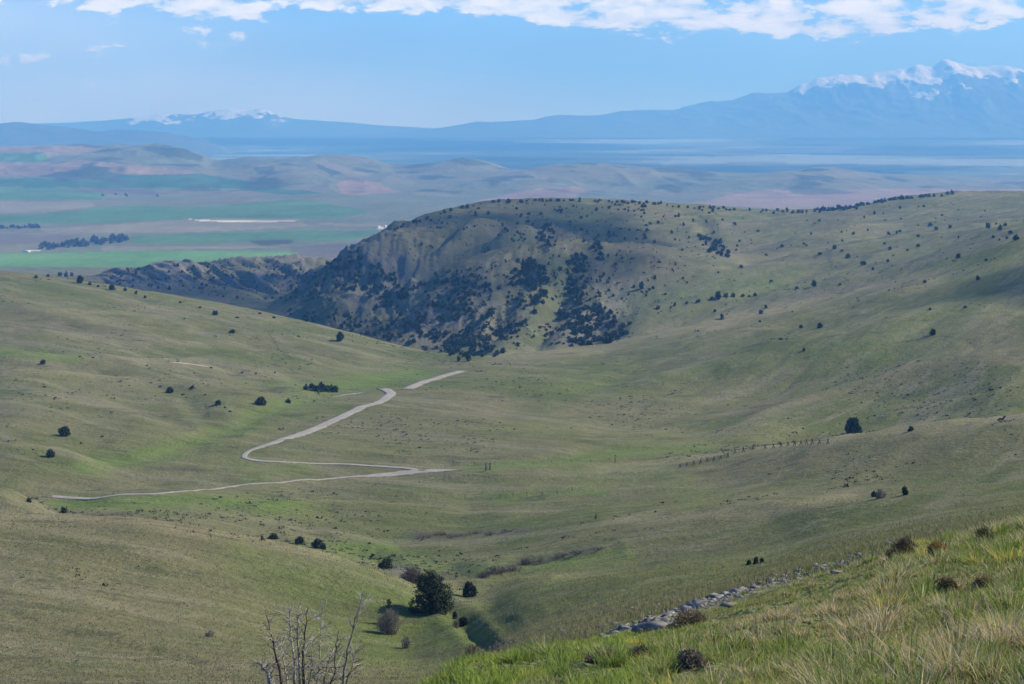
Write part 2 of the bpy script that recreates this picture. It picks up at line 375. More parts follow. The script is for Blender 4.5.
rock = np.maximum(rock, strm*.75*sstep(-.2, .5, ridged((X*.49-D*.87)/300, (X*.87+D*.49)/30, 4, 37)))
add_rock([(410,572),(398,569)], 9, .8, 300, 450, 35)
scrub = np.zeros_like(D)     # grey-brown low shrubs, dark bank lines, painted cliff and lee-slope shade
scrub = np.maximum(scrub, scrub_str)
def add_scrub_shade(pts, w, a, d0, d1, seed, ys=2.6):
    global scrub
    scrub = np.maximum(scrub, a*blob(pts, w, seed=seed, ys=ys)*((D > d0) & (D < d1)))
for k, (pts, w, a) in enumerate([
    ([(415,536),(470,534),(520,531)], 9, .9), ([(490,572),(530,560),(590,550)], 8, .9), ([(430,580),(470,565)], 8, .7),
    ([(150,470),(190,468)], 6, .8), ([(620,497),(650,495)], 7, .3),  # first here and first two below: dark lines at undercut creek banks
    ([(90,515),(125,514)], 5, .9), ([(130,494),(175,491)], 5, .7), ([(430,655),(470,655),(500,650)], 14, .7),
    ([(490,645),(520,640)], 10, .6), ([(345,466),(370,464)], 5, .6), ([(75,395),(120,378)], 8, .25)]):
    add_scrub_shade(pts, w, a, 130, 900, 60+k)
darkhill = sstep(1430, 1600, D)*sstep(3800, 3300, D)
scrub = np.maximum(scrub, darkhill*(.42+.5*sstep(-.2, .4, fbm(X/110, D/110, 4, 71)))*sstep(820, 600, PX)*sstep(203, 235, PY))
scrub = np.maximum(scrub, darkhill*.5*sstep(-.1, .4, fbm(X/200, D/90, 4, 72)))
for k, (pts, w, a) in enumerate([([(575,310),(610,330),(590,345),(560,335)], 20, 1.), ([(520,262),(530,300),(505,335)], 14, .9), ([(575,255),(578,300)], 8, .8),
        ([(395,290),(375,272),(340,262)], 16, .9), ([(450,330),(400,310),(500,340)], 18, .8), ([(535,240),(550,225)], 10, .6), ([(705,240),(722,252)], 8, .8),  # first patch here is cliff shade painted into the ground colour
        ([(700,265),(770,250),(830,240)], 8, .45), ([(760,330),(850,292),(920,275)], 5, .4)]):
    add_scrub_shade(pts, w, a, 1400, 3300, 80+k, 1.3)
dry = .5+.5*fbm(X/90, D/90, 4, 51)
dry = np.clip(dry + .4*np.exp(-((PX-100)/190)**2)*((D > 110) & (D < 640))*sstep(440, 540, PYf) + .35*sstep(60, -60, X)*sstep(700, 900, D)*0, 0, 1)
crestdry_lit = np.zeros_like(D)
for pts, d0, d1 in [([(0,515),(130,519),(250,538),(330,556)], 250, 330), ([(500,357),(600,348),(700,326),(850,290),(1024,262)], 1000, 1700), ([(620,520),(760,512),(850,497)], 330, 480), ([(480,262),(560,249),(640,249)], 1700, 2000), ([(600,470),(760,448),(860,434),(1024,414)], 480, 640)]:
    crestdry_lit = np.maximum(crestdry_lit, blob(pts, 12, seed=61)*((D > d0) & (D < d1)))
crestdry_lit = np.maximum(crestdry_lit, .7*crestacc*sstep(-.35, .2, fbm(X/60, D/60, 3, 63)))  # pale dry grass on ridge crests, also painting in their highlights
scrub = np.maximum(scrub, .35*leeacc*sstep(-.2, .3, fbm(X/50, D/50, 3, 64)))  # far sides of ridges: sparse brush plus fold shade painted dark
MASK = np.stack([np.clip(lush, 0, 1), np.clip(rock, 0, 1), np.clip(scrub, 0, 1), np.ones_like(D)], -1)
MASK2 = np.stack([np.clip(dry, 0, 1), np.clip(crestdry_lit, 0, 1), right*np.ones_like(D), np.ones_like(D)], -1)

# ---------------- ground material
def ground_material():
    t = mat('prairie_ground', .95, .05)
    A = t.new('ShaderNodeVertexColor', layer_name='mask'); B = t.new('ShaderNodeVertexColor', layer_name='mask2')
    sa = t.new('ShaderNodeSeparateColor'); t.lk(A.outputs[0], sa.inputs[0])
    sb = t.new('ShaderNodeSeparateColor'); t.lk(B.outputs[0], sb.inputs[0])
    lushS, rockS, scrubShadeS = sa.outputs; dryS, crestS, farS = sb.outputs
    o = t.obj
    flat = t.mapping(o, (1, 1, .3))
    n1 = t.noise(flat, .012, 5, .6); n2 = t.noise(flat, .07, 6, .65); n3 = t.noise(flat, .6, 5, .7); n4 = t.noise(flat, 4, 4, .7)
    lnR = t.noise(t.mapping(t.mapping(o, (1, 1, 1), (0, 0, math.radians(-50))), (.005, .055, .05)), 1., 5, .65)     # grazing trails and swales
    lnL = t.noise(t.mapping(t.mapping(o, (1, 1, 1), (0, 0, math.radians(35))), (.005, .055, .05)), 1., 5, .65)
    lines = t.math('ADD', t.math('MULTIPLY', lnR, farS), t.math('MULTIPLY', lnL, t.math('SUBTRACT', 1.0, farS)))
    base = t.mix(t.ramp(n1, .38, .62), (.096, .114, .038), (.146, .148, .062))
    base = t.mix(t.math('MULTIPLY', t.ramp(dryS, .35, .8), .55), base, (.165, .142, .088))
    base = t.mix(t.math('MULTIPLY', t.ramp(n2, .48, .68), .65), base, (.100, .118, .046))
    base = t.mix(t.math('MULTIPLY', t.ramp(lines, .5, .62), .55), base, (.200, .186, .118))
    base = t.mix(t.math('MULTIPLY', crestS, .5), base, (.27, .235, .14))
    lf = t.math('MULTIPLY', lushS, t.ramp(t.math('ADD', n2, t.math('MULTIPLY', n3, .5)), .45, .85, .15, 1.), clamp=True)
    base = t.mix(lf, base, t.mix(n3, (.085, .150, .026), (.145, .185, .050)))
    sf = t.math('MULTIPLY', scrubShadeS, t.ramp(n3, .38, .58, .25, 1.), clamp=True)
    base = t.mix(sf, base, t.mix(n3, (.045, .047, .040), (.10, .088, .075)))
    rk = t.mix(t.ramp(n3, .35, .65), (.075, .070, .066), (.25, .235, .215))
    base = t.mix(t.math('MULTIPLY', rockS, t.ramp(n2, .3, .5, .5, 1.), clamp=True), base, rk)
    # clumpy prairie mottling: sage and bare soil flecks
    fl = t.ramp(t.noise(flat, .35, 6, .75), .56, .70)
    base = t.mix(t.math('MULTIPLY', fl, .8), base, (.060, .066, .040))
    fp = t.ramp(t.noise(flat, .9, 6, .75), .60, .72)
    base = t.mix(t.math('MULTIPLY', fp, .6), base, (.26, .24, .17))
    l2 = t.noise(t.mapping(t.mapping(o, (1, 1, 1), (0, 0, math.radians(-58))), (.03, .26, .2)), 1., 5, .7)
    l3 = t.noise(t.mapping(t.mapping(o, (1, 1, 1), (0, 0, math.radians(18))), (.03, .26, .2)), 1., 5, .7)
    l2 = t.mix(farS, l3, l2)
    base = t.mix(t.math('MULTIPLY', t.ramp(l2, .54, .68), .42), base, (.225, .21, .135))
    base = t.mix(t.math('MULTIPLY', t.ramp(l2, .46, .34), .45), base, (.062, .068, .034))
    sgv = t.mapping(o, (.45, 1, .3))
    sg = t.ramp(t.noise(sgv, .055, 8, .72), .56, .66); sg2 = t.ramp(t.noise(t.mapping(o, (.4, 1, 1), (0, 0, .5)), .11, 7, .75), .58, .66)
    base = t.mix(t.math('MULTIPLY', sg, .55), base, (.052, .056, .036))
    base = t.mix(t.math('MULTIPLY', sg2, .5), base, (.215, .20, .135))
    base = t.mix(.75, base, t.mix(t.ramp(n4, .25, .75), (.62, .62, .62), (1.35, 1.35, 1.35)), 'MULTIPLY')
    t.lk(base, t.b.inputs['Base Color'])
    bm = t.new('ShaderNodeBump'); bm.inputs['Strength'].default_value = .8; bm.inputs['Distance'].default_value = 1.0
    hsum = t.math('ADD', t.math('MULTIPLY', n3, 1.0), t.math('ADD', t.math('MULTIPLY', n4, .12), t.math('MULTIPLY', n2, 2.6)))
    t.lk(hsum, bm.inputs['Height']); t.lk(bm.outputs[0], t.b.inputs['Normal'])
    return t.m
GM = ground_material()
V = np.stack([X, D, Z], -1)
nr, nc = D.shape
# one continuous sheet, cut where one landform ends behind another
cuts = np.cumsum([0]+rowsL)
def sheet(name, k0, k1, smooth=True):
    r0, r1 = cuts[k0], cuts[k1]+1
    o = mesh_np(name, V[r0:r1].reshape(-1, 3), grid_faces(r1-r0, nc), GM, smooth,
                attrs={'mask': MASK[r0:r1].reshape(-1, 4), 'mask2': MASK2[r0:r1].reshape(-1, 4)})
    tag(o, kind='structure'); return o
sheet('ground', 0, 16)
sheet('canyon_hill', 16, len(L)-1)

# ------------------------------------------------------------------ farmland plain
rowsP = [40, 34, 30, 30, 26, 8, 10, 14, 12, 8, 4]
tP, DP, YP = loft(P, rowsP)
PXP = np.broadcast_to(cols, DP.shape)
YP0 = YP.copy()
XP = (PXP-CX)/F*DP; ZP = -(YP-HY)/F*DP
hl = sstep(7200, 9000, DP)*sstep(12600, 11000, DP)
ZP += hl*(26*fbm(XP/700, DP/500, 4, 21) + 22*ridged(XP/420, DP/700, 3, 22)-8)
ZP += sstep(14000, 20000, DP)*sstep(36000, 30000, DP)*22*fbm(XP/2500, DP/1500, 3, 24)
ZP += 3*fbm(XP/500, DP/400, 3, 23)*sstep(4300, 5000, DP)
YPf = HY-ZP*F/DP
def inpoly(px, py, pts):
    ins = np.zeros(px.shape, bool); n = len(pts)
    for i in range(n):
        (x0, y0), (x1, y1) = pts[i], pts[(i+1) % n]
        if y0 == y1: continue
        c = ((py < y0) != (py < y1)) & (px < (x1-x0)*(py-y0)/(y1-y0)+x0)
        ins ^= c
    return ins
wx = PXP+3*fbm(XP/300, DP/300, 2, 77); wy = YPf + .6*fbm(XP/300, DP/300, 2, 78)
f1 = fbm(XP/900, DP/500, 4, 25)[..., None]; f2 = fbm(XP/300, DP/200, 4, 26)[..., None]
C = np.zeros(DP.shape+(3,))+np.array([.138, .152, .096])
C = C*(1+.16*f1+.12*f2)
C = np.where(f1 > .12, C*np.array([1.08, .94, .98]), C)
GREEN = (.075, .165, .060); BRIGHT = (.11, .245, .065); DKG = (.040, .110, .055); PINK = (.25, .172, .13); TAN = (.215, .195, .13); PURP = (.12, .105, .095); WHITE = (.62, .58, .48); SCR = (.060, .072, .05)
fields = [
 (TAN, [(-300,142),(80,144),(130,152),(60,156),(48,158),(42,152),(20,153),(-300,157)]), (PINK, [(-300,146),(30,147),(90,147),(118,151),(60,154),(20,151),(-300,152)]),
 (GREEN, [(-300,157),(20,154),(42,153),(50,158),(45,162),(-300,164)]),
 (PINK, [(-300,164),(60,162),(80,160),(110,163),(190,171),(200,175),(120,174),(100,170),(60,171),(40,176),(-300,181)]),
 (DKG, [(-300,184),(40,178),(80,181),(125,175),(200,174),(240,180),(290,189),(325,193),(290,195),(240,189),(200,188),(120,188),(60,187),(-300,187)]),
 (SCR, [(40,176),(60,171),(100,170),(125,175),(110,179),(60,180)]),
 (GREEN, [(-300,187),(60,188),(110,191),(100,200),(-300,201)]),
 (PURP, [(60,188),(120,188),(158,192),(160,196),(110,194)]),
 (TAN, [(-300,202),(90,202),(100,206),(40,213),(-300,209)]),
 (GREEN, [(-300,210),(30,215),(80,210),(120,206),(200,207),(300,199),(330,204),(365,210),(365,214),(330,219),(200,218),(110,222),(40,223),(-300,222)]),
 (TAN, [(40,229),(110,224),(200,219),(300,219),(310,226),(200,232),(50,233)]),
 (WHITE, [(185,218.6),(210,220),(297,220.6),(297,222),(235,222.2),(200,221)]), (TAN, [(320,222),(380,225),(385,227),(320,225)]),
 (WHITE, [(378,227.2),(400,227),(400,228.6),(378,229)]),
 (PURP, [(-300,236),(60,234),(75,237),(60,244),(-300,243)]), (WHITE, [(22,250.6),(38,250.2),(38,251),(22,251.4)]),
 (GREEN, [(130,236),(300,230),(380,232),(350,240),(200,243),(130,243)]), (SCR, [(250,241),(292,239.6),(295,243),(262,246)]), 
 (PURP, [(290,247),(350,243),(400,240),(360,258),(295,256)]), (TAN, [(100,247),(250,246),(290,248),(200,249),(100,251)]),
 (BRIGHT, [(-300,258),(60,253),(150,250),(300,252),(295,262),(200,267),(100,272),(-300,276)]),
 (PINK, [(338,182),(350,179),(380,182),(395,192),(360,195),(340,193)]),
 (PINK, [(470,202),(540,188),(575,186),(592,190),(560,203)]), (PINK, [(690,203),(760,190),(960,188),(1100,190),(1100,206),(820,212)]),
 (SCR, [(80,144),(110,146),(100,148),(85,147)]), (SCR, [(140,146),(165,144),(205,157),(200,161),(170,157),(150,151)]),
 (SCR, [(318,158),(330,160),(345,172),(330,176),(318,168)]), (SCR, [(252,168),(272,166),(275,174),(258,174)]),
 (SCR, [(440,158.5),(470,158),(492,164),(470,166)]), (SCR, [(560,161),(600,162),(595,165),(565,164)]), (SCR, [(650,167),(700,170),(720,175),(660,172)]),
 (TAN, [(310,160),(322,158),(370,175),(350,177)]), (TAN, [(506,178),(536,174),(536,178),(515,180)]),
]
for c, pts in fields:
    m = inpoly(wx, wy, pts) & (DP < 12000)
    tex = (1+.22*f2+.15*f1)*np.array(c); tex = tex*.86+C*.14
    C = np.where(m[..., None], tex, C)
dk = sstep(.18, .5, fbm(XP/260+3, DP/420, 4, 28))*hl
C = C*(1-dk[..., None]) + np.array(SCR)*dk[..., None]
# far plain: cloud shadow and haze bands put into the colour, plus forest lines
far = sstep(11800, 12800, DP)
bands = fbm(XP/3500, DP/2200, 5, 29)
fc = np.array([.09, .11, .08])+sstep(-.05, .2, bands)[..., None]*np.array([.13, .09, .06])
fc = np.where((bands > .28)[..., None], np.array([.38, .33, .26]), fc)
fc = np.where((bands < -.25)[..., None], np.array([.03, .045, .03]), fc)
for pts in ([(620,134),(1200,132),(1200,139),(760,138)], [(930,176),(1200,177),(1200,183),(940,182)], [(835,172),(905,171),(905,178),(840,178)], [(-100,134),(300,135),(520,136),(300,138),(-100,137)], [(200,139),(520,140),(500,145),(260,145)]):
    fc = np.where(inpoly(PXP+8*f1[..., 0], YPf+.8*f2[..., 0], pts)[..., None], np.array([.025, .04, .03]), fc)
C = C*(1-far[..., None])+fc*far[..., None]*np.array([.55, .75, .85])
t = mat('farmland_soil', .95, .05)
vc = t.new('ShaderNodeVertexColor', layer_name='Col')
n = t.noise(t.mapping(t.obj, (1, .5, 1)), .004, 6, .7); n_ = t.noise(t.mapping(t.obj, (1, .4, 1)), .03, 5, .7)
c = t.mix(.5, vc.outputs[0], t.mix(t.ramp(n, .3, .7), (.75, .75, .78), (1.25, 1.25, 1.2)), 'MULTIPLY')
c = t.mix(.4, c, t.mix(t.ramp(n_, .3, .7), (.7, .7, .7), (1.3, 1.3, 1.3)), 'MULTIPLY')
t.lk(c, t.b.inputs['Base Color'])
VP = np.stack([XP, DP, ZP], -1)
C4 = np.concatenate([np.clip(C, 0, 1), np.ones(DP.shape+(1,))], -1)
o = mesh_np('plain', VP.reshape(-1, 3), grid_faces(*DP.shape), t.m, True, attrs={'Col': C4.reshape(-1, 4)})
tag(o, kind='structure')
def hitP(px, py):
    j = int(round(np.interp(px, cols, np.arange(len(cols)))))
    y = YPf[:, j]; k = np.argmax(y <= py)
    return np.array([(px-CX)/F*DP[k, j], DP[k, j], ZP[k, j]])

# ------------------------------------------------------------------ mountains
def mountain_mat(name, rockc, snowlow, patch):
    t = mat(name, .9, .1)
    A = t.new('ShaderNodeVertexColor', layer_name='mask').outputs[0]
    sa = t.new('ShaderNodeSeparateColor'); t.lk(A, sa.inputs[0])
    n = t.noise(t.obj, .0011, 7, .68); nn = t.noise(t.obj, .004, 6, .7)
    rc = t.mix(t.ramp(nn, .35, .65), rockc, tuple(x*1.8 for x in rockc))
    f = t.ramp(t.math('ADD', sa.outputs[0], t.math('ADD', t.math('MULTIPLY', t.math('SUBTRACT', n, .5), 1.3), t.math('MULTIPLY', t.math('SUBTRACT', nn, .5), 1.1))), .46, .56)
    c = t.mix(f, rc, (.86, .88, .90))
    t.lk(c, t.b.inputs['Base Color']); return t.m
def mountain(name, crest, D0, Dc, D1, zb, rr, amp, seed, m, snow=None, step=1.5, x0=-260, x1=1300):
    px = np.arange(x0, x1, step); a = np.array(crest, float)
    cy = pchip(a[:, 0], a[:, 1], px)[:, 0]
    t = np.linspace(0, 2, rr); R = len(t)
    dd = np.where(t < 1, D0+(Dc-D0)*t, Dc+(D1-Dc)*(t-1))[:, None]*np.ones(len(px))
    prof = np.where(t < 1, t**1.25, (2-t)**1.1)[:, None]
    zc = -(cy-HY)/F*Dc
    z = zb+(zc-zb)*prof
    x = (px-CX)/F*Dc*np.ones((R, 1))
    hrel = (z-zb)/1500.
    dz = (ridged(x/1700+dd/4200+.35*fbm(x/2500, dd/2500, 2, seed+7), dd/2400-x/4000, 7, seed, .56)-.45)*amp*np.clip(hrel*1.6, 0, 1)*(.25+.75*np.abs(t[:, None]-1)**.5)
    z = z+dz
    z = z+np.clip(hrel, 0, 1)*amp*.14*fbm(x/500, dd/500, 4, seed+3)
    sn = np.zeros_like(z)
    sv = fbm(x/700+dd/2500, dd/900, 5, seed+9)
    if snow is not None:
        sx = np.array(snow[0], float); sa = np.interp(px, sx[:, 0], sx[:, 1])[None, :]
        sn = np.clip((z-snow[1])/snow[2]+snow[3]*sv, 0, 1)*sa*(z > snow[1]-250)
    ms = np.stack([sn, sn, sn, np.ones_like(sn)], -1)
    o = mesh_np(name, np.stack([x, dd, z], -1).reshape(-1, 3), grid_faces(R, len(px)), m, True, attrs={'mask': ms.reshape(-1, 4)})
    tag(o, kind='structure'); return o
mm = mountain_mat('mountain_rock', (.06, .075, .075), 0, 0)
mountain('snowy_mountain', [(-260,134),(300,134),(420,130),(460,124),(500,120),(530,118),(560,114),(590,115),(625,109),(660,110),(700,104),(730,101),(760,93),(785,91),(800,83),(825,76),(840,72),(862,71),(880,69),(900,69),(918,64),(930,66),(945,58),(955,60),(975,66),(1000,65),(1024,68),(1100,80),(1300,95)],
         28500, 32500, 36000, -260, 150, 430, 101, mm, ([(-300,0),(740,0),(800,1),(1300,1)], 700, 560, 1.1))
mountain('far_mountain', [(-260,126),(0,124),(60,122),(100,120),(130,118),(150,115),(165,113),(190,114),(215,111),(230,109),(245,110),(262,108),(275,114),(300,119),(340,121),(370,124),(400,126),(430,128),(520,132),(1300,134)],
         32500, 34500, 36500, -260, 60, 190, 111, mm, ([(-300,.0),(90,.2),(130,.62),(170,.6),(200,.42),(230,.66),(262,.6),(280,.45),(330,0),(1300,0)], -60, 260, 1.5))
mountain('foothill', [(-260,126),(-60,124),(0,123),(18,121),(32,123),(60,126),(85,129),(100,131),(115,129.5),(140,130),(165,132),(185,135),(210,142),(235,152),(260,166),(400,170)],
         18000, 20500, 22500, -400, 60, 120, 121, mm, None, 1.5, -260, 330)

# ------------------------------------------------------------------ roads
def ribbon(name, pts, width, m, lift=.12, dense=4.0, cat=None, dr=None, wfun=None):
    w = np.array([hit(px, py, *(dr or (60, 1400))) for px, py in pts])
    # resample smoothly
    seg = np.r_[0, np.cumsum(np.hypot(*np.diff(w[:, :2], axis=0).T))]
    n = int(seg[-1]/dense)+2
    s = np.linspace(0, seg[-1], n)
    xy = pchip(seg, w[:, :2], s)
    for _ in range(3): xy[1:-1] = (xy[:-2]+2*xy[1:-1]+xy[2:])/4
    tg = np.gradient(xy, axis=0); tg /= np.linalg.norm(tg, axis=1)[:, None]; nm = np.stack([-tg[:, 1], tg[:, 0]], 1)
    offs = np.array([-.5-.35/width*2, -.5, -.25, 0, .25, .5, .5+.35/width*2])*width
    wv = (wfun(np.linspace(0, 1, n)) if wfun else np.ones(n))[:, None, None]
    Pn = xy[:, None, :]+nm[:, None, :]*offs[None, :, None]*wv
    zz = ground_many(Pn[..., 0].ravel(), Pn[..., 1].ravel()).reshape(n, -1)
    zc = zz.max(axis=1)
    k = np.ones(5)/5; zc = np.convolve(np.pad(zc, 2, 'edge'), k, 'valid')
    zr = np.maximum(zz, zc[:, None]-.25)+lift; zr[:, 0] = zz[:, 0]-.4; zr[:, -1] = zz[:, -1]-.4
    lat = np.abs(np.array([-1.4, -1, -.45, 0, .45, 1, 1.4]))[None, :]*np.ones((n, 1)); ends = np.clip(np.minimum(np.arange(n), np.arange(n)[::-1])/3., 0, 1)[:, None]; lat = np.maximum(lat, 1.4*(1-ends))
    o = mesh_np(name, np.dstack([Pn, zr]).reshape(-1, 3), grid_faces(n, 7), m, True, attrs={'Col': np.repeat(lat.reshape(-1, 1)/1.4, 3, 1)})
    tag(o, kind='structure'); return o
t = mat('gravel', .95, .1)
gn = t.noise(t.obj, .15, 6, .7); gg = t.noise(t.obj, 1.5, 4, .7)
gc = t.mix(t.ramp(gn, .3, .7), (.25, .23, .20), (.34, .315, .28))
gc = t.mix(t.math('MULTIPLY', t.ramp(gg, .55, .75), .4), gc, (.22, .21, .18))
def verge(t, gc):
    vc = t.new('ShaderNodeVertexColor', layer_name='Col').outputs[0]; s_ = t.new('ShaderNodeSeparateColor'); t.lk(vc, s_.inputs[0]); l = s_.outputs[0]
    e = t.math('ADD', l, t.math('MULTIPLY', t.math('SUBTRACT', t.noise(t.obj, .35, 6, .7), .5), 1.3))
    rut = t.math('MULTIPLY', t.ramp(t.math('ABSOLUTE', t.math('SUBTRACT', l, .32)), .0, .16, 0, .35), t.ramp(t.noise(t.obj, .05, 4), .35, .65))
    gc = t.mix(rut, gc, (.20, .19, .15))
    return t.mix(t.ramp(e, .55, .82), gc, (.115, .118, .055))
gc = verge(t, gc)
t.lk(gc, t.b.inputs['Base Color']); GRAVEL = t.m
t = mat('dirt_track', .95, .1)
gn = t.noise(t.obj, .2, 6, .7)
gc = t.mix(t.ramp(gn, .3, .6), (.20, .18, .12), (.36, .33, .28))
gc = verge(t, gc)
t.lk(gc, t.b.inputs['Base Color']); DIRT = t.m
ribbon('road', [(464,371),(452,374),(440,377.5),(425,382),(412,387),(406,389.5)], 8.0, GRAVEL, .18)
ribbon('road', [(381,388.5),(388,391),(391,394.5),(385,399),(370,405),(350,413),(325,424.5),(300,434.5),(275,443),(258,448),(246,453),(243,457),(252,460.5),(275,462),(300,463),(330,464),(370,466),(405,468),(425,470.5)],
       7.5, GRAVEL, .18, wfun=lambda s: np.interp(s, [0, .55, .62, .72, 1], [.85, 1.0, .85, .36, .36]))
ribbon('road', [(462,470.5),(440,470.5),(415,471.5),(400,474),(370,476),(330,479),(280,483),(230,487),(190,491),(150,494.5),(110,496.5),(75,498),(45,496)],
       5.0, GRAVEL, .18, wfun=lambda s: np.interp(s, [0, .08, .15, .25, .7, 1], [.4, 1.4, 1.4, .42, .5, .75]))
ribbon('path', [(166,362),(185,363.5),(200,365),(212,368)], 2.6, DIRT, .08)
ribbon('path', [(330,398),(342,395.5),(355,393.5),(368,392)], 2.6, DIRT, .08)

# ------------------------------------------------------------------ foliage builders
def leaf_cloud(n, w, h, size, seed, lobes=10, base=.0, taper=.55, needle=1.6):
    """leaf-sized faces spread over uneven lobes; returns verts, tri faces"""
    r = np.random.default_rng(seed)
    ang = r.uniform(0, 2*np.pi, lobes); hz = r.uniform(.08, .95, lobes)
    env = np.sqrt(np.clip(1-((hz-.35)/.72)**2, .05, 1))*(1-taper*np.clip(hz-.35, 0, 1))
    rad = env*w*.5*r.uniform(.35, .75, lobes)
    cen = np.stack([np.cos(ang)*rad, np.sin(ang)*rad, base+hz*h*.88], 1)
    lr = np.clip(w*.5*r.uniform(.28, .5, lobes)*(1.15-.6*hz), .05, None)
    cen = np.vstack([cen, [[0, 0, base+h*.35], [0, 0, base+h*.6]]]); lr = np.r_[lr, w*.36, w*.26]
    k = r.choice(len(lr), n, p=(lr**2)/(lr**2).sum())
    d = r.normal(size=(n, 3)); d /= np.linalg.norm(d, axis=1)[:, None]
    rr = lr[k]*r.uniform(.55, 1.0, n)**.6*(1+.18*np.sin(d[:, 0]*7+k)*np.cos(d[:, 2]*6+k*2))
    p = cen[k]+d*rr[:, None]*np.array([1, 1, h/w*.75+.25])
    p[:, 2] = np.clip(p[:, 2], base+r.uniform(0, .05*h, n), None)
    a = r.normal(size=(n, 3))*np.array([.8, .8, 1])+d*.8; a /= np.linalg.norm(a, axis=1)[:, None]
    b = np.cross(a, r.normal(size=(n, 3))); b /= np.linalg.norm(b, axis=1)[:, None]+1e-9
    s = size*r.uniform(.6, 1.4, n)[:, None]
    v = np.stack([p-b*s*.5, p+b*s*.5, p+a*s*needle], 1).reshape(-1, 3)
    return v, np.arange(3*n).reshape(-1, 3)
def tube(pts, radii, sides=5):
    pts = np.asarray(pts, float); n = len(pts); V = []; 
    for i in range(n):
        d = pts[min(i+1, n-1)]-pts[max(i-1, 0)]; d /= np.linalg.norm(d)+1e-9
        u = np.cross(d, [0, 1, .1]); u /= np.linalg.norm(u)+1e-9; w = np.cross(d, u)
        for k in range(sides):
            a = 2*np.pi*k/sides; V.append(pts[i]+radii[i]*(np.cos(a)*u+np.sin(a)*w))
    Fq = [[i*sides+k, i*sides+(k+1) % sides, (i+1)*sides+(k+1) % sides, (i+1)*sides+k] for i in range(n-1) for k in range(sides)]
    return np.array(V), np.array(Fq)
class Acc:
    def __init__(s): s.V = []; s.F = []; s.n = 0
    def add(s, v, f): s.V.append(v); s.F.append(f+s.n); s.n += len(v)
    def build(s, name, m, parent=None, smooth=False): return mesh_np(name, np.vstack(s.V), s.F, m, smooth, parent)
JUN = simple('juniper_foliage', (.022, .034, .016), (.045, .060, .026), 1.2, .8, True)
JUN2 = simple('woodland_foliage', (.024, .036, .020), (.046, .058, .030), .03, .85)
BARK = simple('juniper_bark', (.10, .075, .055), (.17, .14, .11), 8)
GREY = simple('dead_wood', (.20, .185, .17), (.42, .40, .37), 9, .8)
DARKW = simple('dark_twig', (.06, .05, .045), (.14, .12, .105), 9, .8)
SHR = simple('sage_shrub', (.12, .115, .10), (.21, .20, .175), 5, .9)
FENCE = simple('weathered_post', (.055, .05, .045), (.11, .10, .09), 9)

def trunk_mesh(h, w, seed):
    r = np.random.default_rng(seed); a = Acc()
    a.add(*tube([(0, 0, -.3), (.03, 0, h*.25), (-.04*w/4, .05, h*.55), (.03, 0, h*.85)], [.05*w, .042*w, .028*w, .01*w], 7))
    for k in range(9):
        z = h*r.uniform(.08, .7); an = r.uniform(0, 6.28); ln = w*.42*(1-.5*z/h)*r.uniform(.7, 1.1)
        e = np.array([math.cos(an)*ln, math.sin(an)*ln, z+ln*.55]); s0 = np.array([0, 0, z])
        a.add(*tube([s0, (s0*.5+e*.5)+[0, 0, -.05*ln], e], [.018*w, .012*w, .004*w], 5))
    return a
def juniper(loc, h, w, nleaf, leaf, seed, name='juniper_tree', rz=0):
    root = empty(name, loc, rz)
    v, f = leaf_cloud(nleaf, w, h, leaf, seed, lobes=16 if nleaf > 2000 else 9, base=h*.03)
    mesh_np('crown', v, f, JUN, parent=root)
    trunk_mesh(h, w, seed).build('trunk', BARK, root)
    return root
def foot(px, py, dr=(60, 3800)):
    p = hit(px, py, *dr); return p
def mpp(p): return p[1]/F
individuals = 0
